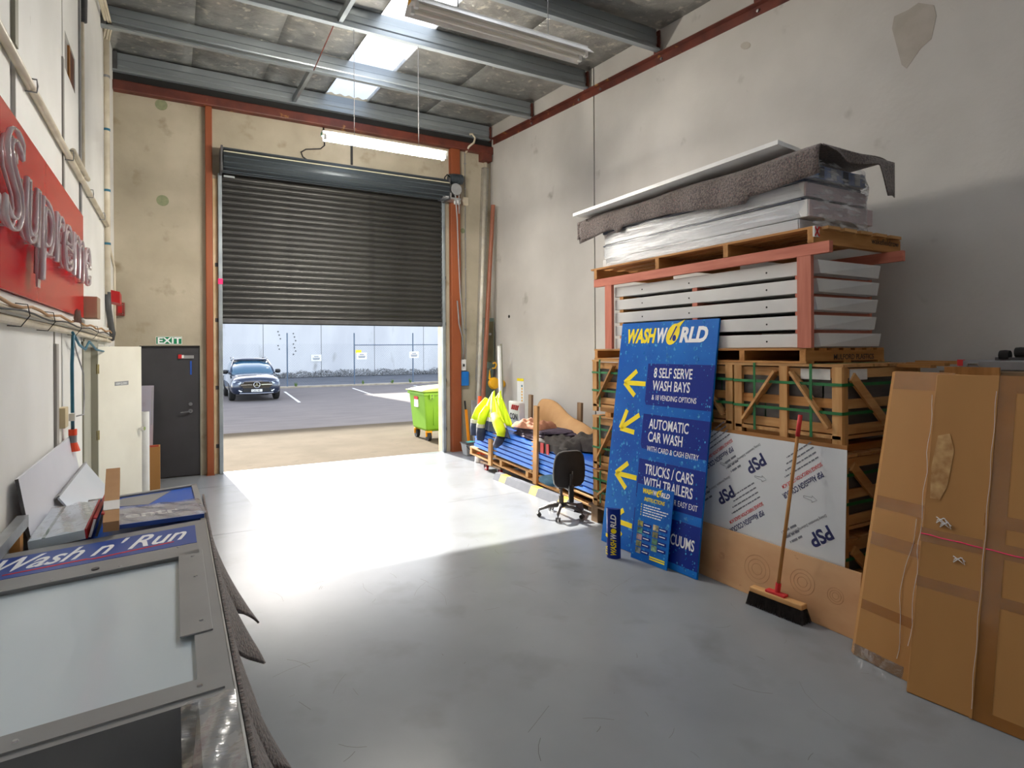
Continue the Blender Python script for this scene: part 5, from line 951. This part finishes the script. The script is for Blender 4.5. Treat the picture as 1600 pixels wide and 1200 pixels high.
conduit('wall_conduit', 'brown stained thin conduit beside the thick cream conduit', [(XL+.02, 9.62, 2.3), (XL+.02, 9.62, 3.4), (XL+.02, 9.64, 5.8)], .012, MAT('rusty_conduit', S(170, 130, 84), S(200, 180, 140), sc=3, rough=.6))
conduit('flexible_conduit', 'grey flexible conduit curving down to the cable trunking', [(x, 9.46, 2.78), (x+.01, 9.46, 2.55), (x+.03, 9.5, 2.35), (x+.04, 9.62, 2.24), (x+.02, 9.68, 2.16)], .036, m_dgrey)
conduit('wall_conduit', 'cream conduit dropping to the red alarm box in the corner', [(XL+.016, 9.5, 3.63), (XL+.016, 10.2, 3.38), (XL+.016, 10.70, 3.25), (XL+.016, 10.72, 3.1), (XL+.016, 10.72, 2.3)], .014)
bd = thing('cable_bundle', 'bundle of cream cables running up into the roof corner', 'cable', (x, 9.4, 6))
for k in range(5): a = k*1.256; G().tube([(x+.03*math.cos(a), 9.46+.03*math.sin(a), 6.1), (x+.04+.03*math.cos(a), 9.3+.03*math.sin(a), 6.22), (x+.05+.03*math.cos(a+.5), 8.4, 6.10), (x+.05+.03*math.cos(a+1), 7.4, 6.08), (x+.03*math.cos(a), 6.6, 6.05)], .014, 6).build('cable', m_cream, bd, smooth=True)
# trunking ledge with cables
tr_ = thing('cable_trunking', 'cream cable trunking with tied cables below the red sign', 'trunking', (XL, 5, 2.1))
G().tube([(XL+.03, 2.4, 2.175), (XL+.03, 6.0, 2.17), (XL+.03, 9.68, 2.135)], .024, 10).build('lower_pipe', m_cream, tr_); G().tube([(XL+.055, 2.4, 2.228), (XL+.055, 6.0, 2.22), (XL+.05, 9.68, 2.18)], .016, 8).build('upper_pipe', m_cream, tr_)
G().tube([(XL+.075, 2.4+.25*i, 2.25+.012*math.sin(i*1.7)) for i in range(29)], .009, 6).build('loose_cable', MAT('tan_cable', S(176, 132, 84), rough=.6), tr_, smooth=True); G().tube([(XL+.085, 2.4+.25*i, 2.215+.01*math.sin(i*1.1)) for i in range(29)], .006, 6).build('loose_cable', m_cable, tr_, smooth=True)
for y in (4.2, 5.0, 6.3, 7.6): G().tube([(XL+.0, y, 2.145), (XL+.06, y, 2.14), (XL+.10, y, 2.2), (XL+.09, y, 2.262), (XL+.02, y, 2.27)], .003, 5).build('cable_tie', m_cable, tr_)
for k in range(6): G().tube([(XL+.09+.006*k, 5.95+.03*k, 2.24), (XL+.1, 5.93+.05*k, 2.33+.01*(k % 3)), (XL+.085, 5.98+.05*k, 2.27)], .005, 5).build('wire_coil', MAT('brown_wire', S(110, 84, 70), rough=.6) if k == 0 else bpy.data.materials['brown_wire'], tr_)
cbx = thing('small_box', 'small brown cardboard box sitting on the cable trunking', 'box', (XL+.12, 6.85, 2.25)); BX('box_body', MAT('dull_cardboard', S(168, 144, 120), S(156, 132, 108), sc=4, rough=.7), cbx, XL+.036, XL+.16, 6.86, 7.12, 2.315, 2.52, bevel=.004); BX('box_flap', MAT('pale_cardboard', S(206, 180, 150), rough=.7), cbx, XL+.036, XL+.158, 6.855, 6.86, 2.32, 2.515)
# hanging lead and wall socket
tc = thing('teal_lead', 'teal cable hanging from the trunking to an orange plug', 'cable', (XL+.05, 6.05, 1.2)); G().tube([(XL+.07, 6.05, 2.14), (XL+.06, 6.06, 1.9), (XL+.06, 6.07, 1.55), (XL+.06, 6.08, 1.36)], .013, 8).build('cable', m_cableb, tc, smooth=True); G().tube([(XL+.06, 6.1, 2.16), (XL+.06, 6.5, 2.06), (XL+.06, 6.9, 2.02), (XL+.06, 7.2, 2.1), (XL+.06, 7.8, 2.02), (XL+.06, 8.6, 2.0), (XL+.05, 9.4, 2.06)], .011, 8).build('swag', m_cableb, tc, smooth=True)
pg_o = MAT('plug_orange', S(230, 74, 30), rough=.45); G().cyl((XL+.06, 6.08, 1.36), (XL+.06, 6.08, 1.31), .03, 12).build('plug_collar', pg_o, tc); G().cyl((XL+.06, 6.08, 1.31), (XL+.06, 6.08, 1.24), .028, 12).build('plug_neck', m_mgrey, tc); G().cyl((XL+.06, 6.08, 1.25), (XL+.06, 6.08, 1.18), .03, 14, .052).build('plug_skirt', pg_o, tc)
sk = thing('wall_socket', 'cream wall socket beside the hanging teal cable', 'socket', (XL, 5.85, 1.45)); BX('socket_plate', MAT('old_cream', S(206, 188, 148), rough=.5), sk, XL, XL+.05, 5.78, 5.94, 1.40, 1.56, bevel=.006); BX('plug', m_wht, sk, XL+.05, XL+.09, 5.95, 6.02, 1.44, 1.50); G().tube([(XL+.08, 6.0, 1.47), (XL+.10, 6.4, 1.45), (XL+.05, 6.9, 1.55), (XL+.05, 6.85, 1.8), (XL+.05, 6.4, 2.0), (XL+.05, 6.2, 2.14)], .006, 6).build('lead', m_mgrey, sk, smooth=True)
# fire alarm bits and exit sign
al = thing('alarm_sounder', 'red alarm sounder in the left corner of the end wall', 'alarm', (XL+.1, 10.7, 2.7)); G().prism([(9.95, 2.86), (10.25, 2.84), (10.30, 2.68), (9.98, 2.70)], lambda a, b: Vector((XL+.002, a, b)), lambda a, b: Vector((XL+.13, a, b-.03))).build('horn', m_bredbox, al)
ab = thing('call_point', 'dull red call point box below the alarm sounder', 'alarm', (-.72, YE, 2.55)); BX('box_body', m_bbrown, ab, -.78, -.665, YE-.06, YE, 2.54, 2.74, bevel=.006); BX('push_plate', m_bredbox, ab, -.75, -.70, YE-.064, YE-.06, 2.58, 2.68)
for z in (2.57, 2.71): G().cyl((-.69, YE-.06, z), (-.69, YE-.066, z), .008, 8).build('screw', m_steel, ab)
ex = thing('exit_sign', 'green and white exit sign above the black door', 'sign', (-.085, YE, 2.1)); BX('plate', m_wht, ex, -.262, .095, YE-.012, YE-.001, 2.105, 2.23); BX('green_field', m_exit, ex, -.255, .088, YE-.014, YE-.012, 2.112, 2.223); TXT('lettering', 'EXIT', .135, m_print_w, ex, Pl((-.245, YE-.015, 2.12), (1, YE-.015, 2.12), (-.245, YE-.015, 3)).M(0, 0, .0), width=.322, bold=.025)
# things behind the cream door
cb = thing('open_carton', 'tall narrow cardboard carton standing against the black door', 'carton', (-.3, 10.2, 0)); g = G().box(-.53, -.20, 10.02, 10.035, 0, .62).box(-.53, -.20, 10.245, 10.26, 0, .62).box(-.53, -.515, 10.035, 10.245, 0, .62).box(-.215, -.20, 10.035, 10.245, 0, .62).box(-.515, -.215, 10.035, 10.245, 0, .015); g.build('carton_walls', m_card, cb); BX('red_lining', MAT('red_lining', S(190, 84, 60), rough=.7), cb, -.51, -.22, 10.236, 10.244, .4, .62)
for i, (xx, yy, hh, rr, lb) in enumerate(((-.37, 9.84, 1.15, .048, 'tall white paper roll standing before the cardboard carton'), (-.455, 10.1, 1.10, .045, 'white paper roll half hidden by the cream door edge'))):
    t = thing('paper_roll', lb, 'roll', (xx, yy, 0), group='paper rolls behind the door'); G().cyl((xx, yy, 0), (xx+.0, yy+.03, hh), rr, 20).build('roll', m_wht, t, smooth=False); G().cyl((xx, yy+.03, hh), (xx, yy+.03, hh+.003), rr*.6, 16).build('core_end', m_mgrey, t)
sh_ = thing('grey_board', 'thin grey board leaning on the black door behind the rolls', 'board', (-.45, 10.55, 0)); G().beam((-.46, 10.45, .01), (-.44, 10.80, 1.47), .30, .006, up=(0, 1, 0)).build('sheet', MAT('lilac_board', S(150, 150, 166), S(180, 150, 150), sc=1.5, rough=.4), sh_); G().beam((-.315, 10.43, .9), (-.305, 10.62, 1.45), .012, .008, up=(0, 1, 0)).build('bent_edge', m_mgrey, sh_)
oz = thing('orange_sleeve', 'orange plastic sleeve standing behind the cream door edge', 'cone', (-.50, 9.98, 0)); G().cyl((-.445, 9.95, .63), (-.445, 9.95, .95), .045, 16, .042).build('sleeve', bpy.data.materials['cone_orange'], oz); G().cyl((-.445, 9.95, 0), (-.445, 9.95, .63), .03, 12).build('stem', m_mgrey, oz)
# ================================================================== FOREGROUND: MACHINE FASCIA ON BLANKET
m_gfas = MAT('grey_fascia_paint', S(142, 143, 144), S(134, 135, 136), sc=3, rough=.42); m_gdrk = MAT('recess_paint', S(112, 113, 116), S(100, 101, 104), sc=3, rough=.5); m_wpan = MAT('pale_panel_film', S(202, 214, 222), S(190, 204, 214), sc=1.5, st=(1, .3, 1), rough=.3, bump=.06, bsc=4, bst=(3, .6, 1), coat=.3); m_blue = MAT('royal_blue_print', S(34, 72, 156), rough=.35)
def zp(x): return 1.0+.054*(x-.15)
th = math.atan(.054); FP = Pl((.15, 4.0, 1.0), (.15-math.cos(th), 4.0, 1.0-math.sin(th)), (.15, 3.0, 1.0))     # u to the left, v towards the viewer
FP = Pl((-.79, 4.0, zp(-.79)), (.15, 4.0, 1.0), (-.79, 5.0, zp(-.79)))     # u right, v away, n up; front edge has negative v
mf = thing('wash_machine_fascia', 'grey car wash machine fascia lying face up in the foreground', 'machine', (-.3, 2.6, .6)); FW = .94
BOT = -2.95
g = G(); FP.box(g, 0, FW, -.64, 0, -.10, 0); FP.box(g, .845, FW, -1.96, -.64, -.10, 0); FP.box(g, 0, .845, -2.06, -1.96, -.10, 0); FP.box(g, .845, FW, BOT, -1.96, -.10, 0)
g.build('face_frame', m_gfas, mf)
FP.box(G(), 0, .845, -1.96, -.64, -.10, -.018).build('white_panel', m_wpan, mf)
FP.box(G(), FW, FW+.006, BOT, 0, -.40, .003).build('side_edge', m_alu, mf); FP.box(G(), 0, FW, -.02, .0, -.40, -.10).build('body_side', m_gfas, mf); FP.box(G(), FW-.03, FW, BOT, -.02, -.40, -.10).build('body_side', m_gfas, mf); FP.box(G(), 0, FW-.03, BOT, -.02, -.40, -.38).build('body_back', m_gfas, mf)
# lower recess with sloping cheek
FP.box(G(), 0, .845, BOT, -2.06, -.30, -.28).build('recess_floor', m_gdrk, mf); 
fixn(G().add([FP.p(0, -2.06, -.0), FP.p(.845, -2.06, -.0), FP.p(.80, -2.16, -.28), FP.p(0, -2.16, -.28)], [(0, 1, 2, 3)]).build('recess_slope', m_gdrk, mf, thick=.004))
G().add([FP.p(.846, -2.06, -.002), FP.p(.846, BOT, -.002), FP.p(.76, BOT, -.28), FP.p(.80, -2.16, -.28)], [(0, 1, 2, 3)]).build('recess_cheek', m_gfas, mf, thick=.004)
G().grid(lambda u, v: FP.p(.80+.14*u, -2.06-.86*v, .004+.004*math.sin(u*9+v*13)+.002*math.sin(v*40)), 10, 40)  .build('wrap_film', FILM('thin_wrap', gloss=.2, bump=.4, bsc=5, st=(1, 4, 1), milk=.02), mf, smooth=True)
FP.box(G(), .0, .885, -.455, -.10, 0, .0015).build('header_print', m_blue, mf)
FP.box(G(), 0, .89, -.655, -.60, 0, .006).build('top_trim', m_gfas, mf); FP.box(G(), .80, .905, -1.60, -.60, 0, .006).build('side_trim', m_gfas, mf, bevel=.002); FP.poly(G(), [(.32, -2.03), (.34, -1.96), (.36, -1.94), (.915, -1.94), (.915, -2.03)], 0, .006).build('bottom_trim', m_gfas, mf)
for u, v in ((.86, -.70), (.865, -1.0), (.87, -1.50), (.85, -1.985), (.42, -1.99), (.30, -.63), (.80, -.50), (.12, -.63), (.56, -.63)): G().cyl(FP.p(u, v, .005), FP.p(u, v, .010), .009, 10, .006).build('rivet', m_steel, mf)
G().cyl(FP.p(.46, -.60, .002), FP.p(.46, -.60, .012), .016, 12).build('stud', m_dgrey, mf)
TXT('lettering', 'Wash n\' Run', .31, m_print_w, mf, FP.M(-.02, -.345, .002, R(0)), width=.82, bold=.012, shear=.5)
FP.poly(G(), [(.08, -.40), (.08, -.385), (.40, -.375), (.42, -.392), (.78, -.36), (.78, -.375), (.43, -.41), (.41, -.395)], 0, .0025).build('red_swoosh', m_print_r, mf)
# supports under the fascia
bn = thing('work_bench', 'low timber bench under the foreground signs', 'bench', (-.33, 3.2, 0)); b3('bench_top', wo, bn, -.76, .10, .9, 5.15, .505, .54)
for xx in (-.72, .0):
    for yy in (1.1, 3.0, 5.0): b3('bench_leg', wo, bn, xx, xx+.07, yy, yy+.07, 0, .505)
# moving blanket hanging over the right edge
def drape(u, v):
    y = 1.0+3.75*u; ph = 2*math.pi*(y/.52+.10*math.sin(y*2.1)); tri = (ph/(2*math.pi)) % 1.0; lobe = tri/.72 if tri < .72 else (1-tri)/.28
    k = (.6 if y > 4.0 else 1.0)*(.8+.25*math.sin(y*3.7)); x = .166+.02*v+.25*v**1.5*lobe**.6*k+.006*v*math.sin(y*17)
    return Vector((x, y-.10*v*(lobe-.4), .99-(.34+.30*lobe**.7)*v))
bl = G().grid(drape, 200, 26).build('moving_blanket', m_felt, smooth=True, thick=.012); props(bl, 'grey speckled felt blanket hanging in folds beside the foreground machine', 'blanket')
# second row of signs behind the fascia
bs_ = thing('framed_sign', 'grey framed blue sign lying behind the foreground machine', 'sign', (-.15, 4.5, .9)); F2 = Pl((-.50, 4.03, .93), (.165, 4.05, .965), (-.50, 5.0, .95)); F2.box(G(), 0, .67, 0, 1.07, -.05, 0).build('blue_face', MAT('sign_blue', S(20, 88, 190), rough=.35), bs_)
for q in ((0, .67, 1.03, 1.07), (0, .67, 0, .03), (0, .03, 0, 1.07), (.635, .67, 0, 1.07)): F2.box(G(), q[0], q[1], q[2], q[3], 0, .012).build('frame_bar', m_gfas, bs_)
F2.poly(G(), [(.12, .80), (.36, .70), (.50, 1.0), (.2, 1.0)], 0, .002).build('grey_shape', m_gfas, bs_)
wr_ = thing('lilac_sign', 'plastic wrapped lilac sign with white letters behind the fascia', 'panel', (-.1, 4.2, .98)); F3 = Pl((-.28, 4.05, 1.015), (.145, 4.09, 1.01), (-.28, 4.60, 1.015)); F3.box(G(), 0, .43, 0, .40, -.02, 0).build('panel_face', MAT('lilac_face', S(150, 152, 172), S(166, 168, 186), sc=3, st=(3, 1, 1), rough=.4), wr_); TXT('lettering', 'entr', .17, m_print_w, wr_, F3.M(.03, .14, .001), width=.28, bold=.02); F3.box(G(), 0, .43, -.008, 0, -.022, .002).build('navy_edge', m_blue, wr_)
G().grid(lambda u, v: F3.p(-.02+.47*u, -.01+.42*v, .008+.007*math.sin(17*u+5*v)*math.sin(9*v)), 26, 24).build('plastic_wrap', m_film2, wr_, smooth=True)
cs_ = thing('cardboard_stick', 'long thin cardboard box poking up between the panels', 'box', (-.32, 4.2, 1)); 
G().beam((-.315, 3.98, 1.03), (-.352, 4.62, 1.22), .075, .06).build('box_body', MAT('stick_card', S(186, 146, 104), S(172, 130, 88), sc=4, rough=.7), cs_); G().beam((-.322, 4.10, 1.097), (-.328, 4.20, 1.127), .078, .004).build('tape_band', m_wht, cs_)
pp = thing('pale_panel', 'pale glass panel in plastic wrap left of the thin cardboard box', 'panel', (-.6, 4.2, .95)); F4 = Pl((-.69, 4.04, .99), (-.44, 4.04, 1.015), (-.69, 4.8, 1.0)); F4.box(G(), 0, .25, 0, .72, -.05, 0).build('panel_face', m_wpan, pp); F4.box(G(), .25, .26, 0, .72, -.05, .004).build('red_edge', m_bredbox, pp); F4.box(G(), .06, .075, 0, .72, 0, .002).build('teal_line', m_gsteel, pp); G().grid(lambda u, v: F4.p(.25*u, .72*v, .007+.006*math.sin(13*u+7*v)), 20, 24).build('plastic_wrap', m_film2, pp, smooth=True)
rp = thing('red_edged_panel', 'narrow white panels with dark red edges beside the pale panel', 'panel', (-.4, 4.3, .95)); 
for k, (a, b) in enumerate(((-.425, .0), (-.395, .02))): 
    F5 = Pl((a, 4.05, .97), (a+.02, 4.05, 1.05), (a, 4.9, .99)); F5.box(G(), 0, .10+.02*k, 0, .75, -.012, 0).build('panel_sheet', m_wht if k == 0 else m_dgrey, rp); F5.box(G(), .10+.02*k, .108+.02*k, 0, .75, -.014, .002).build('red_edge', m_bredbox, rp)
ml = thing('metal_channel', 'bright metal channel lying along the left wall', 'channel', (-.72, 4.3, 1.03)); G().beam((-.745, 3.4, 1.08), (-.735, 4.19, 1.10), .05, .004).beam((-.722, 3.4, 1.05), (-.712, 4.19, 1.07), .004, .06).build('channel_profile', m_alu, ml); BX('prop', wo[1], ml, -.77, -.725, 4.06, 4.14, .541, 1.06)
wb = thing('white_board', 'large white board leaning against the left wall', 'board', (-.72, 5.3, .6)); F6 = Pl((-.66, 4.22, .57), (-.66, 6.25, .57), (-.775, 4.22, 1.30)); F6.box(G(), 0, 2.0, 0, .735, 0, .014).build('sheet', MAT('white_lilac_board', S(222, 223, 232), S(212, 214, 224), sc=1, rough=.35), wb); F6.box(G(), -.006, 0, 0, .735, 0, .016).build('dark_edge', m_dgrey, wb)
pb = thing('film_covered_panel', 'film covered panel leaning in front of the white board', 'panel', (-.5, 5.6, .6)); F7 = Pl((-.40, 5.0, .57), (-.40, 6.45, .57), (-.70, 5.0, 1.02)); F7.box(G(), 0, 1.42, 0, .54, 0, .012).build('sheet', m_psp, pb); F7.box(G(), 0, 1.42, .535, .545, -.012, .02).build('grey_edge', m_mgrey, pb); TXT('lettering', 'PSP', .12, m_print_n, pb, Matrix.Translation((0, 0, 0)) @ Pl(F7.p(.95, .30, -.001), F7.p(.70, .10, -.001), F7.p(1.0, .1, -.001)).M(0, 0, -.002), bold=.02)
bn2 = thing('work_bench', 'second low timber bench by the cream door under leaning boards', 'bench', (-.5, 5.8, 0)); b3('bench_top', wo, bn2, -.78, -.25, 5.2, 6.5, .535, .568)
for yy in (5.25, 6.4): b3('bench_leg', wo, bn2, -.76, -.69, yy, yy+.07, 0, .535); b3('bench_leg', wo, bn2, -.34, -.27, yy, yy+.07, 0, .535)
